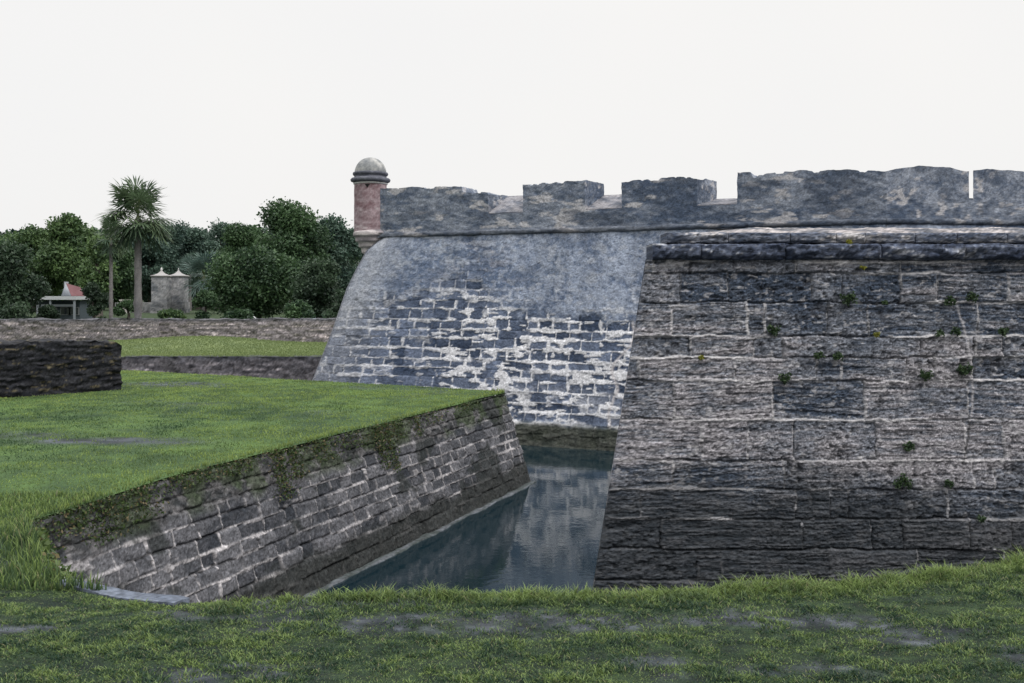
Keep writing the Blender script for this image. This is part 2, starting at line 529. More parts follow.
b = Bag()
for i in range(len(cj) - 1): cordon_stone(b, cj[i], cj[i + 1], 5.02, 5.215, RD + .02, .15, i, ccol)
b.out('cordon', M_RAV, rav)
b = Bag(); q = [1.86, 2.6, 3.35, 3.9, 4.25, 4.85, 5.35, 5.95, 6.7, 7.8, 9, 10, 11.4, 13, 15, 17, 19, 22]


def ccol2(X, Z, A):
    n = fbm(X * 1.7 + 9, Z * 6, 4, 3); f = fbm(X * 20, Z * 30, 3, 4)
    c = mixc((.035, .048, .078), (.17, .18, .21), sstep(.25, .7, .6 * n + .4 * f))
    return speck(mixc(c, (.36, .345, .345), sstep(.53, .61, .6 * n + .4 * f) * .8), .35)


for i in range(len(q) - 1): cordon_stone(b, q[i], q[i + 1] - .004, 5.222, 5.35, RD + .05, .07, i + 5, ccol2)
b.out('upper_course', M_RAV, rav)
# mortar cap sloping up and back
n_, m_ = 700, 14
U, Vv = np.meshgrid(np.linspace(0, 1, n_), np.linspace(0, 1, m_), indexing='ij')
X = 1.95 + U * 20 + Vv * .75; Y = RD + .03 + Vv * 1.6
ragl = sstep(0, .035, U)
Z = 5.34 + Vv ** .6 * .165 * (.35 + .65 * sstep(0, .04, U)) + .03 * (fbm(X * 3, Y * 3, 4, 1) - .5) * ragl - .3 * (1 - sstep(0, .004, U))
Z += .05 * (fbm(X * 6, Y * 6, 3, 5) - .5) * sstep(.02, .2, Vv)
cc = speck(mixc((.07, .075, .09), (.27, .25, .25), sstep(.38, .6, fbm(X * 3, Y * 5, 4, 3))), .3)
b = Bag(); b.grid(np.stack([X, Y, Z], -1), cc)
b.grid(np.array([[[2.7, 13.6, 5.5], [7.6, 22.3, 5.5]], [[22.7, 13.6, 5.5], [24, 22.3, 5.5]]]), np.ones((2, 2, 3)) * .25)
b.out('top_cap', M_RAV, rav)

# ------------------------------------------------------------------ fortress (far bastion)
HC = 6.67                    # height of the cordon
SAL = np.array([-4.40, 34.70]); SHO = np.array([10.49, 28.05]); END = np.array([24.0, 29.5])
D1 = (SHO - SAL); L1 = np.linalg.norm(D1); D1 = D1 / L1; N1 = np.array([D1[1], -D1[0]])
D2 = (END - SHO); L2_ = np.linalg.norm(D2); D2 = D2 / L2_; N2 = np.array([D2[1], -D2[0]])
a2 = math.atan2(D1[1], D1[0]) + math.radians(65); DB = np.array([math.cos(a2), math.sin(a2)]); NB = np.array([-DB[1], DB[0]])
BIS = (N1 + NB) / np.linalg.norm(N1 + NB)
corner_z = [-4.6, -2.86, -1.2, .24, 1.0, 1.55, 2.0, 2.07]
corner_o = [3.25, 2.48, 1.83, 1.34, .97, .66, .12, .0]


def fort_px(px):
    """distance along face one of what stands at that bearing"""
    a = (px - 512) / F
    D = (SHO[0] + 2.2391 * SHO[1]) / (a + 2.2391); X = a * D
    return (np.array([X, D]) - SAL) @ D1


fb = rand_bounds(0, 7, .31, 21, .15)
fj = rand_joints(len(fb), -4, 30, .32, .85, 22)


def fort_surface(S, Z, plain=False):
    Sw = S + .06 * (fbm(S * 1.5, Z * 2.5, 3, 1) - .5); Zw = Z + .07 * (fbm(S * .9, Z * .8, 3, 3) - .5) + .03 * (fbm(S * 6, Z * 6, 2, 2) - .5)
    dh, dv, rid, line, ci = layout(Sw, Zw, fb, fj, 5)
    big = fbm(S * .45, Z * .6, 4, 2); med = fbm(S * 1.7, Z * 2.2, 4, 4); fine = fbm(S * 9, Z * 11, 3, 6)
    # lime render keeps to the upper part; its lower limit wanders
    lim = 3.95 + .5 * sstep(4.6, 3.6, S) + .9 * np.exp(-((S - 3.4) / 1.3) ** 2) + .55 * (fbm(S * .8, Z * .4, 3, 5) - .5)
    ren = sstep(-.28, .30, Z - lim + 1.1 * (fbm(S * 2.4, Z * 3.2, 4, 7) - .5) + .5 * (fbm(S * 9, Z * 9, 3, 2) - .5))
    hole = sstep(.50, .60, fbm(S * 1.1 + 3, Z * 1.6, 4, 0)) * np.exp(-((S - 3.3) / 1.2) ** 2)
    ren = ren * (1 - .75 * hole)
    ww = .018 + .075 * sstep(.38, .70, fbm(S * 2.2, Z * 3.6, 3, 7))
    mh = 1 - sstep(.6, 1.1, dh / ww); mv = 1 - sstep(.6, 1.1, dv / (ww * .8))
    hm = sstep(.38, .48, fbm(S * 1.1 + line * 2.1, line * 3.3, 3, 1)); vm = sstep(.3, .5, (rid * 5.7) % 1 * .7 + .3 * med)
    mort = np.maximum(mh * hm, mv * vm)
    cen = sstep(1.2, 3.6, S) * sstep(12, 9.6, S)
    hline = np.exp(-(dh / .075) ** 2)
    blot = sstep(.59, .63, fbm(S * 2.0, Z * 7.5, 4, 3) + .09 * hline + .03 * cen * sstep(4.2, 2.8, Z) - .075 - .015 * sstep(7, 9, S)) * (.35 + .65 * cen)
    blot = np.maximum(blot, sstep(.67, .71, fbm(S * 1.6 + 8, Z * 2.2, 4, 1)) * cen * sstep(4.3, 3.8, Z))
    low = np.exp(-((S - 6.4) / 1.6) ** 2) * sstep(1.9, 1.1, Z)
    blot = np.maximum(blot, sstep(.40, .50, fbm(S * 1.3 + 4, Z * 2.0, 4, 5)) * low)
    mort = np.maximum(mort * (.8 + .2 * cen), blot)
    lowfade = sstep(5.2, 4.2, Z)
    mort_r = mort * np.clip(1 - ren * (1 - .35 * sstep(.45, .6, fbm(S * 1.3, Z * 1.7, 3, 4)) * sstep(6.2, 4.2, Z)), 0, 1) * (.35 + .65 * lowfade)
    disp = .03 * (rid - .5) * (1 - ren) - .025 * (1 - sstep(.3, 1, np.minimum(dh, dv) / .025)) * (1 - mort) * (1 - ren) + .02 * mort_r + .02 * (fine - .5) + .045 * (med - .5) + .03 * ren
    blk = mixc((.026, .040, .072), (.120, .147, .210), sstep(.2, .85, .45 * rid + .35 * med + .3 * fine))
    c_r = mixc((.078, .106, .165), (.225, .258, .325), sstep(.36, .62, .25 * big + .35 * med + .4 * fine))
    streak = fbm(S * 3.2, Z * .35, 4, 2)
    c_r = c_r * (.72 + .56 * streak)[..., None]
    c_r = mixc(c_r, (.30, .32, .36), .5 * sstep(.60, .68, fbm(S * 3.0, Z * 4.4, 4, 5)))
    pinkish = sstep(.5, .62, fbm(S * 1.4, Z * 3.4, 4, 1)) * np.exp(-((S - 3.6) / 1.1) ** 2) * sstep(4, 4.6, Z)
    c_r = mixc(c_r, (.33, .32, .34), pinkish * .7)
    c_r = mixc(c_r, (.06, .085, .14), .55 * sstep(.56, .68, fbm(S * .9 + 7, Z * 1.3, 4, 6)))
    blk = blk * (.7 + .6 * fbm(S * 3.2, Z * .35, 4, 2))[..., None]
    c = mixc(blk, c_r, ren)
    c = mixc(c, (.66, .66, .68), mort_r * (.6 + .4 * fine))
    # pale worn salient edge
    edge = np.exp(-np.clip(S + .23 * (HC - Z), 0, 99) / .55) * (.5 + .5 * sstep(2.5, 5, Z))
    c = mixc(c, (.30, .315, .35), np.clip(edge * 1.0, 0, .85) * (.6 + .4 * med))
    # wandering pale repaired crack
    cx = 9.05 + .25 * sstep(2.2, 3.4, Z) * 1.0 + .10 * np.sin(Z * 4.5) + .1 * (fbm(Z * 4, Z * 0 + 2, 3, 1) - .5) - .35 * sstep(4.2, 2.2, Z)
    c = mixc(c, (.46, .44, .45), np.exp(-((S - cx) / .045) ** 2) * sstep(.5, .7, Z) * sstep(3.9, 3.7, Z) * .85)
    wet = sstep(.78, .55, Z + .30 * (fbm(S * 1.2, Z * 1.0, 4, 5) - .5))
    c = mixc(c, mixc((.014, .018, .014), (.045, .05, .035), fine), wet * .95)
    c = speck(c, .17)
    disp = disp + .006 * _sp.normal(size=S.shape) + wet * (.10 + .05 * (fbm(S * 3, Z * 12, 3, 2) - .5))
    # green black stain just under the cordon
    return disp, c


fort = thing('fortress_bastion', 'grey stone bastion with notched parapet and white mortar patches rising from the moat', 'fortress', (SAL[0], SAL[1], 0))
t = Bag()


def foff(z, k):
    """batter; k = 1 at the salient, 0 along the face"""
    lin = .25 * (HC - z)
    cor = np.interp(z - EYE, corner_z, corner_o) / 1.861
    return lin * (1 - k) + cor * k


def fort_face(us, zs):
    U, Z = np.meshgrid(us, zs, indexing='ij')
    k = np.exp(-(U / 1.1) ** 2); off = foff(Z, k)
    # near the salient the edge slides along the bisector
    coro = np.interp(Z - EYE, corner_z, corner_o)
    slide = (BIS @ D1) * coro
    w_ = np.clip(1 - U / 3.0, 0, 1)
    S = U + slide * w_
    disp, c = fort_surface(S, Z)
    rr = np.exp(-U / .22)
    disp = disp * (1 - rr) - .04 * np.exp(-U / .16)
    P = SAL + D1 * S[..., None] + N1 * (off + disp)[..., None]
    return np.concatenate([P, Z[..., None]], -1), c


us = np.concatenate([np.arange(0, .4, .02), np.arange(.4, L1 + .02, .027)]); us[-1] = L1
zs = np.concatenate([np.arange(-.4, 0, .1), np.arange(0, HC + .05, .026)])
P, c = fort_face(us, zs); t.grid(P, c)
U, Z = np.meshgrid(np.linspace(0, L2_, 200), np.linspace(-.4, HC + .03, 120), indexing='ij')
disp, c = fort_surface(U + 17, Z); disp *= (1 - np.exp(-U / .2)); off = .25 * (HC - Z)
mit = (N1 + N2) / (1 + N1 @ N2)
w_ = np.clip(1 - U / 3, 0, 1)
P = SHO + D2 * U[..., None] + (mit * w_[..., None] + N2 * (1 - w_[..., None])) * off[..., None] + N2 * disp[..., None]
t.grid(np.concatenate([P, Z[..., None]], -1), c)
# hidden face beyond the salient
U, Z = np.meshgrid(np.concatenate([np.linspace(0, 3, 40), np.linspace(3.3, 30, 80)]), np.linspace(-.4, HC + .03, 120), indexing='ij')
k = np.exp(-(U / 1.1) ** 2); off = foff(Z, k); coro = np.interp(Z - EYE, corner_z, corner_o)
slide = (BIS @ DB) * coro * np.clip(1 - U / 3, 0, 1)
disp, c = fort_surface(U + 40, Z); rr = np.exp(-U / .22); disp = disp * (1 - rr) - .04 * np.exp(-U / .16)
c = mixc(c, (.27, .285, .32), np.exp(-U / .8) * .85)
P = SAL + DB * (U + slide)[..., None] + NB * (off + disp)[..., None]
t.grid(np.concatenate([P, Z[..., None]], -1), c, True)
t.out('scarp_wall', M_FORT, fort)


def rendercol(P, dark=0.):
    x, y, z = P[..., 0], P[..., 1], P[..., 2]
    s = x * .95 + y * .3
    q = s + y * .6; med = fbm(q * 1.8, z * 2.6, 4, 1); fine = fbm(q * 9, z * 12, 3, 3); big = fbm(q * .5, z * .9, 3, 5)
    c = mixc((.055, .075, .115), (.235, .258, .305), sstep(.30, .72, .25 * big + .35 * med + .4 * fine))
    c = mixc(c, (.40, .39, .40), sstep(.62, .69, fbm(q * 2.6 + 5, z * 4.2, 4, 2)) * .75)
    c = mixc(c, (.045, .06, .09), sstep(.52, .66, fbm(q * 1.3, z * 2.3 + 9, 4, 6)) * .65)
    return speck(c * (1 - dark), .2)


def jig(P, amp, fr=2.5, s=0):
    x, y, z = P[..., 0], P[..., 1], P[..., 2]
    d = np.stack([n3f(x * fr, y * fr, z * fr, 3, s), n3f(x * fr + 9, y * fr, z * fr, 3, s + 1), n3f(x * fr, y * fr + 5, z * fr, 3, s + 2)], -1) - .5
    return P + d * amp


TH = 1.25


def para_seg(O, D, N, s0, s1, b0, b1, z0, ztop, name, nx=None, backtop=None, amp=.05, colf=None, front=0.):
    """stretch of parapet: front from s0 to s1, back from b0 to b1"""
    b = Bag(); nx = nx or max(4, int((s1 - s0) / .035))

    def fn(u, v, w):
        s = (s0 + (s1 - s0) * u) * (1 - v) + (b0 + (b1 - b0) * u) * v
        f = ztop(s) if callable(ztop) else np.full(s.shape, ztop)
        if backtop is not None: f = f * (1 - v) + backtop * v
        z = z0 + (f - z0) * w
        xy = O + D * s[..., None] + N * (front - v * TH)[..., None]
        return jig(jig(np.concatenate([xy, z[..., None]], -1), amp, 2.2), amp * .6, 9, 3)
    b.wbox(nx, 24, 30, fn, (lambda P, u, v, w: colf(P)) if colf else (lambda P, u, v, w: rendercol(P)))
    return b.out(name, M_FORT, fort)


def prof(pts, O=None):
    """top profile from (px, py) -> function of s on face one"""
    ss = np.array([fort_px(p[0]) for p in pts])
    zz = []
    for (px, py), s in zip(pts, ss):
        Dd = (SAL + D1 * s)[1]; zz.append(EYE + (HY - py) * Dd / F)
    zz = np.array(zz)
    return lambda s: np.interp(s, ss, zz) + .05 * (fbm(s * 3.2, s * 0 + 3, 4, 2) - .5) * 1.6 - .05 * sstep(.55, .6, fbm(s * 2.3, s * 0 + 7, 4, 5))


def fp_back(px):
    """the same on the inner face of the parapet"""
    a = (px - 512) / F; O = SAL - N1 * TH
    D = (O[1] * D1[0] - O[0] * D1[1]) / (D1[0] - a * D1[1]); return (np.array([a * D, D]) - O) @ D1


fp = fort_px; fk = fp_back
SILL = 7.30
para_seg(SAL, D1, N1, fp(380), L1, fp(380), L1 - .25, HC + .02, SILL, 'parapet_base', nx=460)
para_seg(SAL, D1, N1, fp(380), fp(488), fk(380) + .3, fk(508), SILL, prof([(380, 188), (438, 187), (440, 186.5), (461, 186.5), (463, 191), (488, 192.5), (505, 192)]), 'merlon')
para_seg(SAL, D1, N1, fp(523), fp(585), fp(535), fk(604), SILL, prof([(520, 185), (545, 182.5), (590, 180), (606, 181.5)]), 'merlon')
para_seg(SAL, D1, N1, fp(622), fp(697), fp(634), fk(717), SILL, prof([(620, 182), (650, 179), (680, 177), (720, 176.5)]), 'merlon')
para_seg(SAL, D1, N1, fp(737), L1, fp(750), L1 - .25, SILL, prof([(735, 173), (751, 172.5), (753, 176.5), (775, 173), (800, 170.5), (850, 169), (884, 171)]), 'merlon')
pk = lambda P: speck(mixc((.09, .10, .125), (.23, .225, .24), sstep(.3, .7, n3f(P[..., 0] * 4, P[..., 1] * 4, P[..., 2] * 5, 4, 1))), .2)
for (a, bb, c0, c1, bt) in ((488, 523, 508, 535, 7.98), (585, 622, 604, 634, 7.88), (697, 737, 717, 750, 7.60)):
    para_seg(SAL, D1, N1, fp(a) - .02, fp(bb) + .02, fk(c0) - .1, fp(c1) + .02, SILL - .02, SILL + .03, 'embrasure_sill', backtop=bt, amp=.03, colf=pk, front=-.03)


def fort_px2(px):
    a = (px - 512) / F; m = D2[0] / D2[1]
    D = (SHO[0] - m * SHO[1]) / (a - m); return (np.array([a * D, D]) - SHO) @ D2


def prof2(pts):
    ss = np.array([fort_px2(p[0]) for p in pts]); zz = np.array([EYE + (HY - p[1]) * (SHO + D2 * s)[1] / F for p, s in zip(pts, ss)])
    return lambda s: np.interp(s, ss, zz) + .05 * (fbm(s * 3.2, s * 0 + 8, 4, 2) - .5) * 1.4


f2 = fort_px2
g0, g1 = f2(968.8), f2(973.2)
_O = SHO - N2 * TH
def _bk(px):
    a = (px - 512) / F; D = (_O[1] * D2[0] - _O[0] * D2[1]) / (D2[0] - a * D2[1]); return (np.array([a * D, D]) - _O) @ D2
b0_, b1_ = _bk(968.6), _bk(973.4)
para_seg(SHO, D2, N2, 0, L2_, 0, L2_, HC + .02, SILL, 'parapet_base', nx=200)
para_seg(SHO, D2, N2, 0, g0, 0, b0_, SILL, prof2([(886, 171), (905, 167.5), (925, 165.5), (950, 167.5), (966, 171.5)]), 'merlon', amp=.018)
para_seg(SHO, D2, N2, g1, f2(1024) + 3, b1_, f2(1024) + 3, SILL, prof2([(972, 171), (985, 168.5), (1000, 169.5), (1024, 171), (1080, 171)]), 'merlon', amp=.018)
z_ = EYE + (HY - 198) * .0283
para_seg(SHO, D2, N2, g0 - .01, g1 + .01, b0_ - .01, b1_ + .01, SILL - .02, z_, 'embrasure_sill', nx=4, amp=.01, front=-.03)
para_seg(SHO, D2, N2, f2(1024) + 4.2, L2_, f2(1024) + 4, L2_, SILL, 8.15, 'merlon')
# small capping block on the first merlon
# cordon of the fort
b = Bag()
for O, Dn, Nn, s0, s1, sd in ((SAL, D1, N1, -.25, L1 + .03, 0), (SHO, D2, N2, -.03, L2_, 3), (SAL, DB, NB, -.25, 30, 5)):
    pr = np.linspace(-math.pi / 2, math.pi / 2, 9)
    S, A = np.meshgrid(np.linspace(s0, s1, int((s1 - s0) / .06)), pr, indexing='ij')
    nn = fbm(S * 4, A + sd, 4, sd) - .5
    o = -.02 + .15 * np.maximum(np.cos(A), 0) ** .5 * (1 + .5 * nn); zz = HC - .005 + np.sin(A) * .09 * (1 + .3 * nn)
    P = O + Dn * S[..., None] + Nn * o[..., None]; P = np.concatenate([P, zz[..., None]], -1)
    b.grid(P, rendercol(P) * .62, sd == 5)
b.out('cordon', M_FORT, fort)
# terreplein behind the parapet
b = Bag(); q0 = SAL - N1 * .3 + D1 * .8; q1 = SHO - N1 * .3
E2 = END - N2 * .3; e3 = np.array([24, 60.]); e4 = SAL + DB * 25 - NB * .4
b.grid(np.array([[[*q0, 6.9], [*e4, 6.9]], [[*q1, 6.9], [*e3, 6.9]]]), np.ones((2, 2, 3)) * .2)
b.grid(np.array([[[*q1, 6.9], [*e3, 6.9]], [[*E2, 6.9], [26, 60, 6.9]]]), np.ones((2, 2, 3)) * .2)
b.out('terreplein', M_FORT, fort)

# sentry box on the salient
GX, GY = (370.5 - 512) * .0352, 35.2
KS = .0352


def gzz(py): return EYE + (HY - py) * KS


def lathe(bag, prof_, cx, cy, colf, n=48, amp=.0):
    A = np.linspace(0, 2 * math.pi, n + 1); pr = np.array(prof_)
    Th, K = np.meshgrid(A, np.arange(len(pr)), indexing='ij')
    R = pr[K, 0]; Z = pr[K, 1]
    P = np.stack([cx + np.cos(Th) * R, cy + np.sin(Th) * R, Z], -1)
    if amp: P = jig(P, amp, 5)
    bag.grid(P, colf(P), False)


def dense(pr, k=5):
    out = []
    for a, b_ in zip(pr[:-1], pr[1:]):
        for j in range(k): out.append((a[0] + (b_[0] - a[0]) * j / k, a[1] + (b_[1] - a[1]) * j / k))
    return out + [pr[-1]]


def brickcol(P):
    x, y, z = P[..., 0], P[..., 1], P[..., 2]
    n = n3f(x * 3, y * 3, z * 7, 4, 1); f = n3f(x * 14, y * 14, z * 26, 3, 2)
    c = mixc((.14, .085, .095), (.31, .25, .27), sstep(.3, .7, .55 * n + .45 * f))
    return mixc(c, (.42, .38, .39), sstep(.64, .74, n3f(x * 2, y * 2, z * 9 + 4, 4, 5)) * .7)


box_ = thing('tmp', None, None); bpy.data.objects.remove(box_)
b = Bag(); lathe(b, dense([(.575, gzz(236)), (.565, gzz(183))], 30), GX, GY, brickcol, 64, .03)
sb = b.out('sentry_box', M_FORT, fort); tag(sb, 'round reddish sentry box with a grey dome on the bastion corner')
b = Bag(); pr = [(.56 * math.cos(a), gzz(173.5) + (173.5 - 157.5) * KS * math.sin(a)) for a in np.linspace(0, math.pi / 2 - .001, 16)]
gc = lambda P: mixc((.16, .17, .18), (.36, .36, .36), n3f(P[..., 0] * 6, P[..., 1] * 6, P[..., 2] * 7, 4, 1)) * (1 - .45 * sstep(gzz(168), gzz(173.5), P[..., 2]))[..., None]
gc = lambda P: mixc((.15, .16, .17), (.36, .36, .35), sstep(.25, .7, n3f(P[..., 0] * 6, P[..., 1] * 6, P[..., 2] * 7, 4, 1)))
lathe(b, pr, GX, GY, gc, 48, .02); dm = b.out('dome', M_FORT, sb, True)
dk = lambda P: mixc((.035, .04, .06), (.14, .145, .17), n3f(P[..., 0] * 8, P[..., 1] * 8, P[..., 2] * 8, 4, 1))
b = Bag(); lathe(b, [(.5, gzz(172)), (.61, gzz(173)), (.62, gzz(174.2)), (.60, gzz(175.5)), (.56, gzz(176)), (.57, gzz(177.8)), (.66, gzz(178.5)), (.70, gzz(180)), (.68, gzz(181.8)), (.60, gzz(182.8)), (.5, gzz(183.2))], GX, GY, dk, 64, .03)
b.out('cornice', M_FORT, sb)
b = Bag(); lathe(b, [(.56, gzz(183)), (.60, gzz(183.4)), (.60, gzz(184.4)), (.56, gzz(184.8))], GX, GY, lambda P: np.ones(P.shape) * .5, 64, .015); b.out('collar', M_FORT, sb)
cb = lambda P: mixc((.20, .185, .20), (.42, .39, .39), sstep(.3, .7, n3f(P[..., 0] * 4, P[..., 1] * 4, P[..., 2] * 14, 4, 1)))
b = Bag(); lathe(b, dense([(.5, gzz(230)), (.60, gzz(231.5)), (.66, gzz(233)), (.66, gzz(236)), (.58, gzz(237.5)), (.58, gzz(241.5)), (.48, gzz(243)), (.47, gzz(247)), (.38, gzz(248.5)), (.36, gzz(253)), (.24, gzz(255)), (.2, gzz(261)), (.02, gzz(268))], 3), GX + .06, GY - .02, cb, 64, .03)
b.out('corbel', M_FORT, sb)
b = Bag()
th0 = -math.pi / 2 - .05
tri = [(-.09, gzz(185.6)), (.09, gzz(185.6)), (0, gzz(189.3))]
Pq = []
for a_, z in tri:
    th = th0 + a_ / .57
    Pq.append((GX + .590 * math.cos(th), GY + .590 * math.sin(th), z))
Pq = np.array(Pq); inn = Pq.copy(); inn[:, 1] += .12
fast('loophole', np.concatenate([Pq, inn]), [np.array([[0, 2, 1], [3, 4, 5]]), np.array([[0, 1, 4, 3], [1, 2, 5, 4], [2, 0, 3, 5]])], M_FORT, sb, np.ones((6, 3)) * .012)

# ------------------------------------------------------------------ counterscarp wall
cw = thing('retaining_wall', 'moss grown block wall slanting down into the moat beneath the green lawn', 'wall', (*C_B, 0))
LC = float(np.linalg.norm(C_B - C_A)); TC = .32
cbn = rand_bounds(0, 2.5, .215, 5, .14); cjn = rand_joints(len(cbn), -8, 40, .24, .62, 9)


def ctop(s):
    x = C_A[0] + CD[0] * s; y = C_A[1] + CD[1] * s
    return gz(x, y) - .02


def cs_surface(S, Z, T):
    Sw = S + .05 * (fbm(S * 2, Z * 3, 3, 1) - .5); Zw = Z + .06 * (fbm(S * 1.1, Z * .8, 3, 3) - .5)
    dh, dv, rid, line, ci = layout(Sw, Zw, cbn, cjn, 8)
    med = fbm(S * 1.8, Z * 3, 4, 2); fine = fbm(S * 13, Z * 17, 3, 4); big = fbm(S * .5, Z * .8, 3, 5)
    up = sstep(T - .62, T - .40, Z + .2 * (med - .5))         # rubble without pointing near the top
    ww = .009 + .022 * sstep(.35, .7, fbm(S * 2.4, Z * 3.4, 3, 6))
    mort = np.maximum((1 - sstep(.6, 1.1, dh / ww)) * sstep(.32, .5, fbm(S * .9 + line * 4, line * 1.7, 3, 1)), (1 - sstep(.6, 1.1, dv / ww)) * sstep(.35, .6, (rid * 5.3) % 1 * .7 + .4 * med))
    mort = np.maximum(mort, sstep(.72, .76, fbm(S * 1.2, Z * 3.6, 4, 7)) * .8)
    mort = mort * (1 - .85 * up)
    c = mixc((.026, .030, .038), (.115, .116, .128), sstep(.25, .8, .4 * rid + .35 * med + .3 * fine))
    c = mixc(c, mixc((.028, .031, .033), (.125, .122, .125), sstep(.3, .7, fbm(S * 9, Z * 14, 3, 0))), up * .8)
    c = mixc(c, (.46, .44, .45), mort * (.35 + .65 * fine) * (.55 + .45 * sstep(.38, .58, fbm(S * 1.7, Z * 2, 3, 1))))
    c = mixc(c, (.022, .026, .026), .8 * sstep(.60, .68, fbm(S * 1.0 + 5, Z * 2.0, 4, 3)))
    moss = sstep(.5, .62, fbm(S * 1.6, Z * 1.4 + 3, 4, 5)) * up
    c = mixc(c, (.035, .055, .02), moss * .6)
    wet = sstep(.62, .38, Z + .3 * (fbm(S * 1.4, Z * 1.2, 4, 2) - .5))
    c = mixc(c, mixc((.010, .013, .014), (.040, .042, .040), fine), wet * .93)
    c = speck(c, .28)
    disp = .004 * _sp.normal(size=S.shape) + .05 * (rid - .5) - .05 * (1 - sstep(.3, 1, np.minimum(dh, dv) / .022)) * (1 - mort) + .012 * mort + .03 * (fine - .5) + .05 * (med - .5)
    disp += up * .09 * (fbm(S * 8, Z * 13, 3, 1) - .5)
    return disp, c


t = Bag()
us = np.arange(-1.5, LC, .02); U, W = np.meshgrid(us, np.linspace(0, 1, 130), indexing='ij')
T_ = ctop(U); Z = -.3 + (T_ + .3) * W
disp, c = cs_surface(U, Z, T_)
P = C_A + CD * U[..., None] + CN * (TC * (T_ - Z) + disp)[..., None]; t.grid(np.concatenate([P, Z[..., None]], -1), c)
# rounded corner then the far side
A, W = np.meshgrid(np.linspace(ang0, ang1, 60), np.linspace(0, 1, 120), indexing='ij')
T0 = float(gz(*C_B)) - .02; Z = -.3 + (T0 + .3) * W
Su = LC + (A - ang0) * .9
disp, c = cs_surface(Su, Z, T0)
r = C_R + TC * (T0 - Z) * (1 - .5 * (A - ang0) / (ang1 - ang0)) + disp
t.grid(np.stack([_cc[0] + np.cos(A) * r, _cc[1] + np.sin(A) * r, Z], -1), c)
far_pts = [ARC[-1]] + FAR_EDGE
for p, q in zip(far_pts[:-1], far_pts[1:]):
    p = np.array(p); q = np.array(q); Ls = np.linalg.norm(q - p); d = (q - p) / Ls; n = np.array([d[1], -d[0]])
    U, Z = np.meshgrid(np.linspace(0, Ls, min(300, int(Ls / .08))), np.linspace(-.3, 2.15, 40), indexing='ij')
    disp, c = cs_surface(U + 20, Z, 2.15)
    P = p + d * U[..., None] + n * (TC * .5 * (2.15 - Z) + disp)[..., None]; t.grid(np.concatenate([P, Z[..., None]], -1), c)
t.out('wall_face', M_WALL, cw)
# pale footing ledge at the waterline
b = Bag(); us = np.arange(1.0, LC + .2, .05); U, W = np.meshgrid(us, np.linspace(0, 1, 8), indexing='ij')
o0 = TC * 2.1 - .05; wd = .20 + .22 * (fbm(U * 1.3, U * 0, 4, 2) - .5)
o = o0 + W * wd; Z = .018 + .05 * (fbm(U * 3, W * 3, 4, 4) - .5) - .2 * (W > .95)
P = C_A + CD * U[..., None] + CN * o[..., None]
cl = speck(mixc((.05, .06, .06), (.11, .12, .135), sstep(.3, .65, fbm(U * 2.5, W * 2, 4, 1)) * sstep(.25, .6, W)), .2)
b.grid(np.concatenate([P, Z[..., None]], -1), cl); b.out('footing_ledge', M_WALL, cw)

# near retaining wall with its bare coping
nw = thing('retaining_wall', 'short stone coping at the brink of the grass bank in the lower left', 'wall', (-2.2, 5.5, 0))
b = Bag(); line_ = np.array(NEAR_EDGE[1:]); 
for p, q in zip(line_[:-1], line_[1:]):
    Ls = np.linalg.norm(q - p); d = (q - p) / Ls; n = np.array([d[1], -d[0]])
    U, W = np.meshgrid(np.linspace(0, Ls, max(3, int(Ls / .06))), np.linspace(0, 1, 40), indexing='ij')
    xy = p + d * U[..., None]; zt = gz(xy[..., 0], xy[..., 1]) - .02; Z = -.3 + (zt + .3) * W
    disp, c = cs_surface(U + 3, Z, 3.0)
    xy = xy + n * (.02 + disp * .5)[..., None]
    b.grid(np.concatenate([xy, Z[..., None]], -1), c)
b.out('wall_face', M_WALL, nw)
b = Bag(); cp = [(-1.76, 5.335), (-2.05, 5.487), (-2.33, 5.633), (-2.61, 5.78)]
R_ = np.random.default_rng(2)
for (x0, y0), (x1, y1) in zip(cp[:-1], cp[1:]):
    p = np.array([x0, y0]); q = np.array([x1, y1]); Ls = np.linalg.norm(q - p); d = (q - p) / Ls; n = np.array([-d[1], d[0]]); hh = R_.uniform(0, .008)

    def fn(u, v, w, p=p, d=d, n=n, Ls=Ls, hh=hh):
        xy = p + d * (.004 + u * (Ls - .004))[..., None] + n * (-.05 + v * .105)[..., None]
        z = gz(xy[..., 0], xy[..., 1]) - .06 + w * (.068 + hh)
        return jig(np.concatenate([xy, z[..., None]], -1), .018, 9)
    b.wbox(18, 8, 3, fn, lambda P, u, v, w: speck(mixc((.06, .075, .105), (.145, .165, .205), n3f(P[..., 0] * 9, P[..., 1] * 9, P[..., 2] * 9, 4, 2)), .2))
b.out('coping', M_WALL, nw)

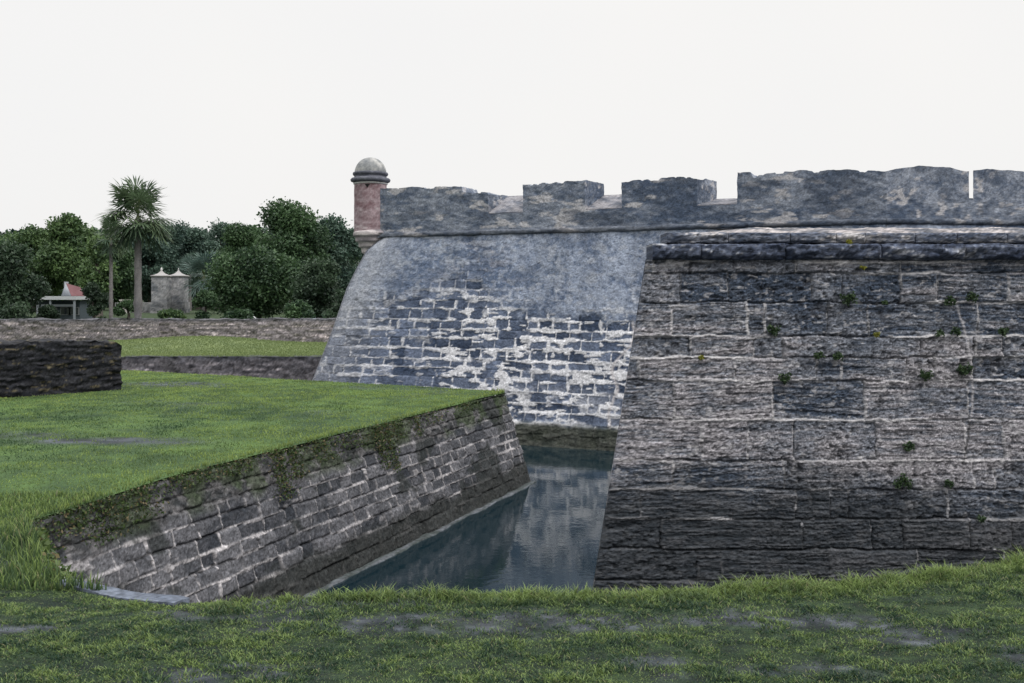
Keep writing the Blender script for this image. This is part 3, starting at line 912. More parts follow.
# ------------------------------------------------------------------ rough dark wall on the lawn (left)
def rubble_wall(name, label, x0, y0, x1, y1, th, zb, zt, colA, colB, parent_loc, amp=.12, fr=3., cell=.05, zvar=.08, spot=(.3, .28, .24), spotl=.66, mat=None, cat='wall', group=None, strata=9., coursed=None):
    o = thing(name, label, cat, parent_loc, 0, group)
    p = np.array([x0, y0]); q = np.array([x1, y1]); Ls = np.linalg.norm(q - p); d = (q - p) / Ls; n = np.array([d[1], -d[0]])
    b = Bag()

    def fn(u, v, w):
        s = u * Ls; xy = p + d * s[..., None] + n * (-v * th)[..., None]
        zz0 = zb(xy[..., 0], xy[..., 1]) if callable(zb) else zb
        zt_ = zt(u) if callable(zt) else zt
        top = zt_ + zvar * (fbm(s * 1.4, v * 1.5, 4, 3) - .5) * 2
        z = zz0 + (top - zz0) * w
        P = np.concatenate([xy, z[..., None]], -1)
        P = jig(P, amp, fr, 1)
        ds = (fbm(s * 3.2 + v * 5, z * strata, 3, 2) - .5) * amp * 1.6
        P[..., :2] += n * ds[..., None] * (1 if True else 1)
        return P

    def cf(P, u, v, w):
        s = u * Ls + v * 3; z = P[..., 2]
        if coursed is not None:
            d_, c_ = cs_surface(s * .8 + 60, z - coursed[0], 9.)
            c_ = c_ * np.array(coursed[1])
            c_ = mixc(c_, mixc(colA, colB, fbm(s * 2.2, z * 9, 4, 1)), .5)
            zz_ = zt(u) if callable(zt) else zt
            crest = sstep(-.20, -.05, z - zz_ + .12 * (fbm(s * 1.5, z * 0, 3, 2) - .5))
            c_ = mixc(c_, (.04, .045, .055), crest * .8)
            if len(coursed) > 2: c_ = mixc(c_, (.02, .022, .026), sstep(coursed[2], coursed[2] + .05, u + .03 * fbm(z * 3, z, 2, 1)) * .85)  # wall end darkened in the colour, for the shade at the jog
            return speck(c_, .3)
        k = fbm(s * 1.6, z * strata * 1.3, 4, 1); k2 = fbm(s * 9, z * 20, 3, 5)
        c = mixc(colA, colB, sstep(.3, .72, .6 * k + .4 * k2))
        return speck(mixc(c, spot, sstep(spotl, spotl + .08, fbm(s * 2.6, z * strata * 1.6, 3, 6)) * .7), .35)
    b.wbox(max(8, int(Ls / cell)), max(3, int(th / .12)), max(6, int((1.4 if callable(zb) else 2.6) / cell)), fn, cf)
    b.out('wall_body', mat or M_WALL, o)
    return o


dwl = rubble_wall('stone_wall', 'dark mossy rubble wall end standing on the lawn at the left edge', -20, 15.6, -10.0, 25.6, 1.1, lambda x, y: gz(x, y) - .15,
                  lambda u: 3.68 - .27 * u - .10 * sstep(.985, 1, u), (.004, .005, .008), (.028, .029, .034), (-10, 25.6, 2.1), amp=.10, fr=7, cell=.033, strata=17, spot=(.10, .085, .05), spotl=.68)
# far moat wall and the low walls beyond it
rubble_wall('retaining_wall', 'dark moat wall between two strips of lawn, left of the fortress', -60, 40.0, -7.0, 40.0, .5, -.3, lambda u: 2.16 - .02 * u,
            (.040, .044, .055), (.22, .20, .21), (-12, 40, 0), amp=.10, fr=2.5, cell=.07, zvar=.03, spot=(.42, .38, .38), spotl=.60, strata=7, coursed=(-.7, (1.1, 1.05, 1.08)))
WA = dict(colA=(.10, .095, .105), colB=(.33, .29, .285), amp=.10, fr=2.5, cell=.06, zvar=.10, spot=(.04, .045, .06), spotl=.55, strata=7., coursed=(1.2, (1.75, 1.6, 1.6)))
lw = lambda x, y: gz2(x, y) - .1
rubble_wall('low_stone_wall', 'long ragged low stone wall beyond the dark rubble wall, leftmost stretch', -45, 50.5, -18.1, 50.5, .8, lw, 3.38, parent_loc=(-24, 50.5, 2.2), **WA)
WA['coursed'] = (1.2, (1.75, 1.6, 1.6), .91)
rubble_wall('low_stone_wall', 'middle stretch of low stone wall below the pillars, behind the grass mound', -18.7, 52.2, -12.6, 52.2, .8, lw, 3.34, parent_loc=(-15.5, 52.2, 2.2), **WA)
WA['coursed'] = (1.2, (2.1, 1.9, 1.9)); WA['colA'] = (.16, .145, .15); WA['colB'] = (.36, .32, .32)
rubble_wall('low_stone_wall', 'paler nearer low stone wall ending behind the foot of the fortress', -12.55, 49.3, -6, 49.3, .9, lw, 3.42, parent_loc=(-10, 49.3, 2.2), **WA)


# ------------------------------------------------------------------ grass
def blades(name, n, region, hfun, wid, dens, colf, label, seg=2, zf=gz, lean=.5):
    x0, x1, y0, y1 = region; R = np.random.default_rng(len(name) + n % 97)
    # more blades near the eye
    y = R.uniform(0, 1, n) ** 1.25 * (y1 - y0) + y0; x = R.uniform(x0, x1, n)
    keep = (R.random(n) < dens(x, y)); x = x[keep]; y = y[keep]; n = len(x)
    z = zf(x, y) - .008; h = hfun(x, y, R); a = R.uniform(0, 2 * math.pi, n); wv = wid(y) * R.uniform(.6, 1.3, n)
    la = R.uniform(0, 2 * math.pi, n); ln = h * lean * R.uniform(.2, 1.3, n)
    lx, ly = np.cos(la) * ln, np.sin(la) * ln; cx, cy = np.cos(a) * wv, np.sin(a) * wv
    cb_, ct = colf(x, y, R)
    B = np.stack([x, y, z], -1); o = np.stack([cx, cy, 0 * x], -1); Lv = np.stack([lx, ly, h], -1)
    if seg == 2:
        mid = B + Lv * np.array([.35, .35, .6])
        V = np.stack([B - o, B + o, mid - o * .7, mid + o * .7, B + Lv * np.array([1, 1, .95])], 1)
        C = np.stack([cb_, cb_, (cb_ + ct) / 2, (cb_ + ct) / 2, ct], 1)
        k = np.arange(n)[:, None] * 5
        Fq = k + np.array([0, 1, 3, 2]); Ft = k + np.array([2, 3, 4]); fs = [Fq, Ft]
    else:
        V = np.stack([B - o, B + o, B + Lv], 1); C = np.stack([cb_, cb_, ct], 1); fs = [np.arange(n)[:, None] * 3 + np.array([0, 1, 2])]
    ob = fast(name, V.reshape(-1, 3), fs, M_GRASS, None, C.reshape(-1, 3))
    return tag(ob, label, 'grass', kind='stuff')


def near_mask(x, y):
    s = soil(x, y); cop = edist(x, y, cp) < .075
    tuft = .70 + .30 * sstep(.35, .6, fbm(x * 8, y * 11, 3, 1))
    return inside(x, y, G1) * (1 - .86 * s) * ~cop * tuft * (edist(x, y, NEAR_EDGE) > .01)


def gcol(x, y, R, bright=0.):
    n = fbm(x * 2.5, y * 4, 3, 2); v = R.random(len(x)); e = bright
    n = np.clip(.5 * n + .5 * sstep(.35, .65, fbm(x * 10, y * 14, 3, 5)), 0, 1)
    base = mixc((.012, .030, .018), (.040, .085, .030), n)
    tip = mixc((.020, .055, .034), (.275, .370, .110), np.clip(sstep(.36, .84, .50 * n + .55 * v) + e, 0, 1))
    dry = (v > .96); tip[dry] = (.30, .27, .15)
    return base, tip


def hnear(x, y, R):
    d = edist(x, y, NEAR_EDGE); rim = np.exp(-(d / .16) ** 2)
    h = (.009 + .014 * fbm(x * 4, y * 5, 3, 3) + .036 * rim * (.5 + fbm(x * 3, y * 0, 3, 4)) + .016 * sstep(1.8, 3.2, x) * rim) * (1 - .6 * sstep(-1.4, -1.7, x) * np.exp(-(d / .25) ** 2))
    return h * (.75 + .55 * sstep(.35, .65, fbm(x * 9, y * 12, 3, 1))) * R.uniform(.5, 1.35, len(x))


blades('foreground_grass', 560000, (-3.2, 3.5, 3.9, 6.3), hnear, lambda y: .0030 + 0 * y, near_mask,
       lambda x, y, R: gcol(x, y, R, .75 * np.exp(-(edist(x, y, NEAR_EDGE) / .13) ** 2)), 'rough green grass with bare patches on the near bank', lean=1.1)  # tips brighter towards the brink: a lit rim painted into the blades


def slope_region(x, y): return inside(x, y, G1) * (1 - .8 * soil(x, y))


blades('bank_grass', 60000, (-8, -2.2, 5.6, 12.5), lambda x, y, R: (.05 + .05 * fbm(x * 2, y * 2, 3, 2) + .10 * np.exp(-(edist(x, y, NEAR_EDGE) / .14) ** 2) * fbm(x * 3, y * 3, 3, 1)) * R.uniform(.5, 1.3, len(x)), lambda y: .003 + .0003 * y, slope_region,
       lambda x, y, R: gcol(x, y, R, .42 * sstep(7.2, 9.5, y) + .2), 'long grass on the bank at the near end of the moat wall')


def lcol(x, y, R):
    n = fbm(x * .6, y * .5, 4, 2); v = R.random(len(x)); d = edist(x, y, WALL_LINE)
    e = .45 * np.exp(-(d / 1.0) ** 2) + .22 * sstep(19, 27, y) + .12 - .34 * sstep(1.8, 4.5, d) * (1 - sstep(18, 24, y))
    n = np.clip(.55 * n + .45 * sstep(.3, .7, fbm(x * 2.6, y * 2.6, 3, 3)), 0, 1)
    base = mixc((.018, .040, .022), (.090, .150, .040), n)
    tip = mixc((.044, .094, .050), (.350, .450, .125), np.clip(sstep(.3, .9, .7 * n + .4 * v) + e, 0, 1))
    dr = np.exp(-(d / .3) ** 2) > R.random(len(x)) * 1.6; tip[dr] = (.27, .33, .09)
    return base, tip


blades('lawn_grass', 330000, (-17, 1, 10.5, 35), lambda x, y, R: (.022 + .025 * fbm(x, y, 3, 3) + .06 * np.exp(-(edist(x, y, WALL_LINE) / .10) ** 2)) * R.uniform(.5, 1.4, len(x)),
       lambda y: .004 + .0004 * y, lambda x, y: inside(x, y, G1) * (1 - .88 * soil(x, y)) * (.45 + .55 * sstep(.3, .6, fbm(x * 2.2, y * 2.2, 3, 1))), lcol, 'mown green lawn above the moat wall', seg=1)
blades('far_lawn_grass', 60000, (-30, -6, 40.05, 50), lambda x, y, R: .06 * R.uniform(.5, 1.5, len(x)), lambda y: .02 + 0 * y, lambda x, y: inside(x, y, G2) * 1.,
       lambda x, y, R: (mixc((.07, .11, .045), (.12, .16, .055), R.random(len(x))), mixc((.13, .19, .07), (.26, .31, .13), R.random(len(x)))), 'pale green lawn strip beyond the far moat wall', seg=1, zf=gz2)


def leaf_cloud(C, size, R, col, n_per=1, aspect=.55):
    """C (n,3) centres -> quads"""
    n = len(C); a = R.normal(size=(n, 3)); a /= np.linalg.norm(a, axis=1)[:, None]
    b_ = np.cross(a, R.normal(size=(n, 3))); b_ /= np.linalg.norm(b_, axis=1)[:, None] + 1e-9
    s = (size * R.uniform(.6, 1.4, n))[:, None]
    V = np.stack([C - a * s, C + b_ * s * aspect, C + a * s, C - b_ * s * aspect], 1)
    return V.reshape(-1, 3), np.arange(n * 4).reshape(n, 4), np.repeat(col, 4, 0)


# weeds rolling over the corner where the bank meets the moat wall
R = np.random.default_rng(5); Vs = []; Fs = []; Cs = []; kk = 0
cn_ = np.array(NEAR_EDGE[-5:])
for p, q in zip(cn_[:-1], cn_[1:]):
    Ls = np.linalg.norm(q - p); d = (q - p) / Ls; n = np.array([d[1], -d[0]]); m = int(900 * Ls)
    u = R.random(m) * Ls; xy = p + d * u[:, None]; dz = R.random(m) ** 1.5 * (.25 + .55 * fbm(u * 2 + kk, u * 0, 3, 2))
    z = gz(xy[:, 0], xy[:, 1]) + .02 - dz; xy = xy + n * (R.uniform(-.06, .10, m))[:, None]
    v = R.random(m); col = mixc((.025, .050, .018), (.11, .16, .045), v); col[v > .9] = (.14, .12, .06)
    V, Fq, C = leaf_cloud(np.column_stack([xy, z]), .024, R, col); Vs.append(V); Fs.append(Fq + kk); Cs.append(C); kk += len(V)
tag(fast('bank_weeds', np.concatenate(Vs), np.concatenate(Fs), M_LEAF, None, np.concatenate(Cs)), 'green weeds covering the corner where the near bank meets the moat wall', 'weeds', kind='stuff')


# weeds draping over the top of the moat wall
def drape(name, label, clumps):
    Vs, Fs, Cs, k = [], [], [], 0; R = np.random.default_rng(31)
    for (s, drop, wd, cnt) in clumps:
        ss = s + R.normal(size=cnt) * wd; dz = R.random(cnt) ** 1.3 * drop
        tp = ctop(ss); z = tp + .03 - dz; off = TC * (tp - z) + .02 + R.random(cnt) * .08
        xy = C_A + CD * ss[:, None] + CN * off[:, None]
        v = R.random(cnt)
        col = mixc((.020, .040, .014), (.075, .115, .030), v); col[v > .82] = (.13, .105, .055)
        V, Fq, C = leaf_cloud(np.column_stack([xy, z]), .021, R, col)
        Vs.append(V); Fs.append(Fq + k); Cs.append(C); k += len(V)
    o = fast(name, np.concatenate(Vs), np.concatenate(Fs), M_LEAF, None, np.concatenate(Cs))
    return tag(o, label, 'weeds', kind='stuff')


cl = [(s, d, w_, n) for s, d, w_, n in ((-.6, .9, .35, 1700), (0.1, .5, .25, 700), (.8, .3, .22, 300), (1.3, .5, .2, 600), (2.0, .4, .2, 400), (2.9, .2, .4, 400), (4.0, .2, .4, 400),
                                         (5.0, .75, .13, 700), (5.45, .5, .1, 420), (6.3, .35, .3, 400), (7.4, .3, .3, 300), (8.2, .8, .1, 600), (8.55, .9, .1, 600), (9.0, .35, .15, 300), (9.8, .4, .1, 250), (10.6, .25, .3, 200), (12.3, .2, .4, 260))]
drape('hanging_weeds', 'dark green weeds trailing over the upper edge of the moat wall', cl)


# weeds in the joints of the ravelin
def weed(px, py, size, label, yellow=0., seed=0):
    D = RD - .09 * (5.0 - (EYE + (HY - py) * .0118)) - .03
    x, y, z = at(px, py, D)
    R = np.random.default_rng(seed + 50); n = int(120 * (size / .1) ** 1.5) + 30
    g_ = R.normal(size=(n, 3)); g_ /= np.linalg.norm(g_, axis=1)[:, None]; g_ = g_ * (R.random(n) ** .6)[:, None] * 1.25
    g_[:, 2] += .35 * np.sin(g_[:, 0] * 4 + seed)
    p = g_ * np.array([size * .55, .035, size * .38]) + np.array([x, y - .03, z + size * .1])
    p[:, 1] = np.minimum(p[:, 1], y + .02)
    col = mixc((.014, .032, .018), (.055, .095, .036), R.random(n))
    if yellow: col = mixc(col, (.26, .25, .03), np.full(n, yellow))
    V, Fq, C = leaf_cloud(p, .017, R, col)
    o = fast('wall_weed', V - np.array([x, y, z]), Fq, M_LEAF, None, C); o.location = (x, y, z)
    tag(o, label, 'weed', 'weeds rooted in the joints of the near block wall')


ravs = [(848, 300, .13, 'leafy green weed in first joint under cordon, upper centre of block wall', 0),
        (884, 303, .05, 'tiny weed just right of the leafy one in the first joint under the cordon', 0),
        (949, 302, .10, 'low spreading weed left of an upright one, first joint near right edge', 0),
        (971, 298, .09, 'upright weed at the top of the crack near the right edge', 0),
        (773, 331, .11, 'upright weed beside a small dark block, left part of block wall', 0),
        (785, 379, .10, 'flat weed on wide pale joint in the left part of block wall', 0),
        (818, 356, .08, 'left one of two touching weeds on the third joint, wall centre', 0),
        (837, 357, .08, 'right one of two touching weeds on the third joint, wall centre', 0),
        (939, 334, .07, 'low weed left of a taller one in the second joint, right side', 0),
        (955, 332, .08, 'taller weed beside a low one in the second joint, right side', 0),
        (1002, 332, .08, 'weed in the second joint closest to the right picture edge', 0),
        (925, 376, .10, 'weed hanging under a small square block right of the wall centre', 0),
        (964, 371, .12, 'bushy upright weed left of the lower crack on the right side', 0),
        (908, 447, .09, 'single weed in the middle of a broad pale brown block', 0),
        (902, 483, .14, 'largest bluish green weed on the joint below the broad pale course', 0),
        (948, 484, .07, 'small dark weed at the upper corner of a long dark block', 0),
        (980, 519, .07, 'lowest weed on the wall, in a dark joint near the right edge', 0),
        (862, 268, .04, 'yellow green tuft directly under the cordon', .7),
        (876, 335, .05, 'yellow green tuft in the second joint of the wall', .6),
        (701, 358, .04, 'small yellowish tuft on the far left of the block wall', .6),
        (848, 243, .05, 'yellow moss tuft in the crevice above the cordon', .8)]
for i, (px, py, s, lb, yl) in enumerate(ravs): weed(px, py, s * 1.25, lb, yl, i)


# ------------------------------------------------------------------ trees
def tube(bag, pts, rad, col, n=8):
    pts = np.array(pts, float); rad = np.array(rad, float)
    T = np.gradient(pts, axis=0); T /= np.linalg.norm(T, axis=1)[:, None] + 1e-9
    ref = np.array([0.31, .95, .05]); A = np.cross(T, ref); A /= np.linalg.norm(A, axis=1)[:, None] + 1e-9; B = np.cross(T, A)
    th = np.linspace(0, 2 * math.pi, n + 1)
    P = pts[:, None] + rad[:, None, None] * (np.cos(th)[None, :, None] * A[:, None] + np.sin(th)[None, :, None] * B[:, None])
    cc_ = np.ones(P.shape) * np.array(col) * (.8 + .4 * rng.random(P.shape[:2]))[..., None]
    bag.grid(P, cc_, True)


def tree(px, D, top, halfw, label, cols, seed, bottom=.02, leaf=.2, n=11000, group='trees beyond the fort lawn', name='oak_tree', lobes=26, depth=None, cat='tree', asp=.6):
    R = np.random.default_rng(seed); X = (px - 512) * D / F; Y = D; zb = float(gz2(X, Y))
    zt = EYE + (HY - top) * D / F; H = zt - zb; W_ = halfw * D / F; dp = depth or W_ * .9
    o = thing(name, label, cat, (X, Y, zb), 0, group)
    z0 = zb + H * bottom; zc = (z0 + zt) / 2; hz = (zt - z0) / 2
    tb = Bag(); tr = max(.12, H * .035)
    tube(tb, [(X, Y, zb - .2), (X + .1, Y, zb + H * .2), (X - .1, Y + .1, zb + H * .45), (X, Y, zb + H * .75)], [tr * 1.3, tr, tr * .7, tr * .2], (.10, .09, .08))
    # lobes over an egg shaped crown
    C = []; rad = []
    for k in range(lobes):
        v = R.normal(size=3); v[1] = -abs(v[1]) if R.random() < .6 else v[1]; v /= np.linalg.norm(v); v[2] = abs(v[2]) * 1.0 if R.random() < .5 else -abs(v[2]) * .9
        f = R.uniform(.45, .76); c = np.array([X, Y, zc]) + v * np.array([W_, dp, hz]) * f; r_ = R.uniform(.26, .44) * min(W_, hz * 1.3)
        if k < 4: c = np.array([X + R.uniform(-.38, .38) * W_ * (k > 0), Y - dp * .2, zt - r_ * .78 - (k > 0) * R.uniform(.02, .18) * hz])
        C.append(c); rad.append(r_)
        if k % 3 == 0: tube(tb, [(X, Y, zb + H * .3), ((X + c[0]) / 2, (Y + c[1]) / 2, (zb + H * .35 + c[2]) / 2), tuple(c)], [tr * .5, tr * .3, tr * .08], (.09, .08, .07), 5)
    tb.out('trunk', M_BARK, o)
    C = np.array(C); rad = np.array(rad)
    n = int(n * 1.8); leaf *= .78
    k = R.choice(len(C), n, p=rad ** 2 / (rad ** 2).sum())
    v = R.normal(size=(n, 3)); v /= np.linalg.norm(v, axis=1)[:, None]
    rr = rad[k] * (R.random(n) ** .35) * (1 + .15 * R.normal(size=n)) * (.72 + .6 * n3(v[:, 0] * 1.9 + k, v[:, 1] * 1.9, v[:, 2] * 1.9, 3))
    P = C[k] + v * rr[:, None] * np.array([1, 1, .8])
    P[:, 2] = np.maximum(P[:, 2], zb + .15)
    lobe_t = R.random(len(C))[k]; q = np.clip(.5 * R.random(n) + .45 * lobe_t, 0, 1)
    col = mixc(cols[0], cols[1], q)
    V, Fq, Cc = leaf_cloud(P, leaf, R, col, aspect=asp)
    fast('crown', V, Fq, M_LEAF, o, Cc)
    return o


DG = ((.012, .030, .020), (.080, .145, .058)); MG = ((.018, .045, .024), (.125, .200, .068)); BG = ((.018, .042, .040), (.100, .160, .115)); DD = ((.009, .020, .016), (.058, .098, .052))
tree(6, 72, 242, 42, 'very dark bushy tree at the left picture edge', DD, 1, n=11000, leaf=.16, bottom=.02)
tree(36, 104, 226, 36, 'mid green round tree behind the small red roofed house', MG, 2)
tree(72, 100, 214, 34, 'mid green tall tree just left of the tall palm', MG, 3, n=11000)
tree(99, 92, 236, 20, 'narrow green tree between the house and the thin pale trunk', MG, 4, n=6000, leaf=.18)
tree(113, 112, 232, 30, 'dark green tree directly behind the tall palm', DG, 5)
tree(182, 128, 223, 34, 'dark distant tree above the two stone pillars', BG, 6)
tree(150, 120, 236, 32, 'dark tree filling the gap right of the palm trunk', BG, 16)
tree(222, 132, 221, 36, 'distant blue green tree right of the pillars', BG, 7)
tree(255, 126, 226, 30, 'distant dark tree left behind the tallest oak', DG, 8)
tree(290, 100, 201, 44, 'tallest rounded oak in the centre of the tree line', DG, 9, n=14000, bottom=.05)
tree(336, 106, 216, 34, 'oak touching the fortress corner beside the sentry box', BG, 10, n=10000, bottom=.05)
tree(258, 84, 247, 54, 'broad dense dark green tree in front of the tallest oak', DG, 11, n=15000, leaf=.17, bottom=.0, depth=3)
tree(322, 80, 258, 34, 'low dark tree beside the fortress slope', DD, 12, n=8000, bottom=.0, leaf=.16, depth=2.5)
tree(216, 114, 252, 26, 'dark low tree right behind the bluish palm', DG, 13, n=6000, bottom=.0)
tree(16, 118, 234, 40, 'pale green tree at far left behind the dark bushy one', MG, 15)
tree(-30, 95, 232, 45, 'green tree mostly cut off by the left picture edge', DG, 17)
tree(160, 124, 224, 26, 'dark tree between the tallest palm and the pillars', BG, 51)
tree(198, 122, 228, 26, 'blue green tree behind the bluish palm', BG, 52)
tree(238, 118, 224, 28, 'dark tree filling the dip left of the tallest oak', DG, 53)
tree(88, 116, 226, 30, 'pale green tree behind the thin palm', MG, 54)
tree(380, 120, 232, 40, 'tree hidden mostly behind the fortress parapet', DG, 18, n=5000)
R = np.random.default_rng(77); n = 42000
x = R.uniform(-95, -14, n); y = R.uniform(136, 150, n); tz = EYE + (HY - 231 + 12 * (fbm(x * .12, x * 0, 3, 2) - .5)) * .14
z = 2.6 + (tz - 2.6) * R.random(n) ** .8
q = sstep(.3, .7, .5 * fbm(x * .35, z * .5, 3, 4) + .5 * R.random(n))
V, Fq, C = leaf_cloud(np.column_stack([x, y, z]), .34, R, mixc((.012, .028, .024), (.055, .095, .065), q), aspect=.7)
tag(fast('woodland', V, Fq, M_LEAF, None, C), 'dark far woodland closing the view behind the trees', 'woodland', kind='stuff')
SH = 'shrubs behind the low stone walls'
for (px, D, top, hw, lb, cl_, sd) in ((94, 74, 282, 17, 'dark shrub right of the small house', DD, 30), (206, 76, 290, 17, 'rounded shrub just right of the stone pillars', DG, 31), (128, 90, 300, 16, 'low shrub at foot of the tall palm', DG, 32),
                                      (50, 74, 305, 15, 'low dark hedge shrub in front of the small house', DD, 36), (20, 62, 303, 24, 'low dark shrub behind the wall at left edge', DD, 37), (172, 80, 309, 22, 'low green shrub in front of the pillar bases', MG, 38),
                                      (300, 68, 300, 22, 'dark shrub behind the pale low wall', DG, 39), (345, 66, 290, 22, 'dark shrub against the fortress foot', DD, 40), (240, 66, 309, 20, 'low shrub behind the wall joint', DG, 41)):
    tree(px, D, top, hw, lb, cl_, sd, n=2600, leaf=.12, bottom=0, group=SH, name='shrub', lobes=12, depth=1.0, cat='shrub')


def palm(px, D, top, crown_r, label, seed, nleaf=46, cols=((.022, .048, .030), (.120, .170, .090)), tr=.26, lean=0., fan=1.0):
    R = np.random.default_rng(seed); X = (px - 512) * D / F; Y = D; zb = float(gz2(X, Y)); zt = EYE + (HY - top) * D / F
    cr = crown_r * D / F; hc = zt - cr * 1.05
    o = thing('palm_tree', label, 'palm tree', (X, Y, zb), 0, 'palms beyond the fort lawn')
    b = Bag(); n = 30; pz = np.linspace(zb - .2, hc, n); rad = tr * np.linspace(1.05, .72, n) * (1 + .08 * R.normal(size=n)); rad[:2] *= 1.2; rad[-1] *= .3
    tube(b, np.stack([X + lean * np.linspace(0, 1, n) ** 2, np.full(n, Y), pz], 1), rad, (.13, .125, .125), 12); b.out('trunk', M_BARK, o)
    Vs = []; Cs = []; Fs = []; k = 0; top_ = np.array([X + lean, Y, hc])
    for i in range(nleaf):
        az = R.uniform(0, 2 * math.pi); el = math.asin(R.uniform(-.95, .98)) if i > 9 else math.radians(R.uniform(48, 88))
        L = cr * R.uniform(.38, .68)
        d = np.array([math.cos(az) * math.cos(el), math.sin(az) * math.cos(el), math.sin(el)])
        hub = top_ + d * L + np.array([0, 0, -.10 * L * math.cos(el)])
        side = np.cross(d, (0, 0, 1)); side /= np.linalg.norm(side) + 1e-9; up = np.cross(side, d)
        w_ = .03; col = np.array(cols[0]) + (np.array(cols[1]) - np.array(cols[0])) * R.random()
        V = [top_ - side * w_, top_ + side * w_, hub + side * w_, hub - side * w_]; Vs.append(np.array(V)); Cs.append(np.ones((4, 3)) * np.array((.09, .12, .05))); Fs.append(np.arange(4)[None] + k); k += 4
        fr = cr * R.uniform(.46, .62) * fan; nl = 20
        for a in np.linspace(-2.3, 2.3, nl):
            dirn = d * math.cos(a) + side * math.sin(a) + up * (-.15 + .12 * R.normal())
            tipd = fr * (1 - .25 * abs(a) / 2.3) * R.uniform(.85, 1.1)
            mid = hub + dirn * tipd * .6; tip = hub + dirn * tipd + np.array([0, 0, -.12 * tipd])
            pr = np.cross(dirn, up); pr /= np.linalg.norm(pr) + 1e-9; ww = .04 * cr / 2.3 * 1.3
            V = np.array([hub, mid + pr * ww, tip, mid - pr * ww]); Vs.append(V)
            Cs.append(np.ones((4, 3)) * np.clip(col * R.uniform(.7, 1.35), 0, 1)); Fs.append(np.arange(4)[None] + k); k += 4
    fast('crown', np.concatenate(Vs), np.concatenate(Fs), M_LEAF, o, np.concatenate(Cs))
    # old hanging leaves round the neck
    return o


palm(138, 65, 174, 39, 'tallest palm with a thick pale trunk, rising above the tree line', 3, 64)
palm(111, 72, 214, 22, 'thin pale palm just left of the tallest palm', 4, 40, tr=.15)
palm(204, 96, 248, 26, 'bluish grey green palm right of the two pillars', 5, 40, cols=((.05, .085, .075), (.13, .19, .165)), tr=.2)
palm(190, 110, 254, 19, 'short bluish palm directly above the right pillar', 6, 32, cols=((.05, .085, .075), (.13, .19, .165)), tr=.18)


# ------------------------------------------------------------------ city gate pillars
def pillar(px, D, label, ball):
    X = (px - 512) * D / F; zb = float(gz2(X, D)); k = D / F
    o = thing('gate_pillar', label, 'pillar', (X, D, zb), 0, 'gate pillars')
    hw = 7.6 * k; zt = EYE + (HY - 277) * k; zm = EYE + (HY - 302) * k
    cf = lambda P, u, v, w: speck(mixc((.12, .13, .145), (.30, .30, .31), sstep(.25, .7, n3f(P[..., 0] * 1.7, P[..., 1] * 1.7, P[..., 2] * 3.5, 4, 3))), .2)
    b = Bag(); b.wbox(12, 12, 20, lambda u, v, w: jig(np.stack([X - hw + 2 * hw * u, D - hw + 2 * hw * v, zm + (zt - zm) * w], -1), .05, 2), cf); b.out('shaft', M_WALL, o)
    h2 = hw * 1.13; b = Bag(); b.wbox(12, 12, 12, lambda u, v, w: jig(np.stack([X - h2 + 2 * h2 * u, D - h2 + 2 * h2 * v, zb - .2 + (zm - zb + .2) * w], -1), .05, 2), lambda P, u, v, w: cf(P, u, v, w) * .82); b.out('plinth', M_WALL, o)
    # flared cap: four-sided, concave, with a finial
    pr = [(hw * 1.02, zt), (hw * 1.12, zt + .5 * k * 1), (hw * 1.12, zt + 1.4 * k), (hw * .70, zt + 2.2 * k), (hw * .40, zt + 3.4 * k), (hw * .18, zt + 5.2 * k), (hw * .07, zt + 6.6 * k)]
    A = np.arange(5) * math.pi / 2 + math.pi / 4; P = np.array([[(X + math.cos(a) * r * 1.414, D + math.sin(a) * r * 1.414, z) for r, z in pr] for a in A])
    b = Bag(); b.grid(P, np.ones(P.shape) * np.array((.29, .285, .285))); cp_ = b.out('cap', M_PLAIN, o)
    zf = zt + 6.2 * k; b = Bag()
    r0 = 1.1 * k if ball else .6 * k
    lathe(b, [(.5 * k, zf - k), (.7 * k, zf), (r0, zf + 1.2 * k), (r0 * .9, zf + 2.2 * k), (.01, zf + (3.4 if ball else 2.5) * k)], X, D, lambda P: np.ones(P.shape) * .55, 12)
    b.out('finial', M_PLAIN, cp_)


pillar(161.5, 98, 'left stone gate pillar with white flared cap and thick finial', True)
pillar(178.5, 99.5, 'right stone gate pillar with white flared cap and thin finial', False)
gw = rubble_wall('gate_wall', 'low grey wall running left from the gate pillars', (115 - 512) * .099, 99, (151.5 - 512) * .099, 99, .6, lambda x, y: gz2(x, y) - .1, 3.85, (.20, .205, .215), (.36, .36, .36), (-37, 99, 2.9), amp=.04, fr=1.5, cell=.2, zvar=.03, strata=2, spot=(.12, .13, .14), spotl=.66)
b = Bag(); X = (124.5 - 512) * .0975; b.box(X - .35, X + .35, 97.3, 97.9, 2.7, 4.05, (.5, .48, .46)); b.box(X - .42, X + .42, 97.23, 97.97, 4.05, 4.15, (.55, .53, .5))
tag(b.out('gate_post', M_PLAIN), 'short pale square post on the low wall left of the palm trunk', 'post')

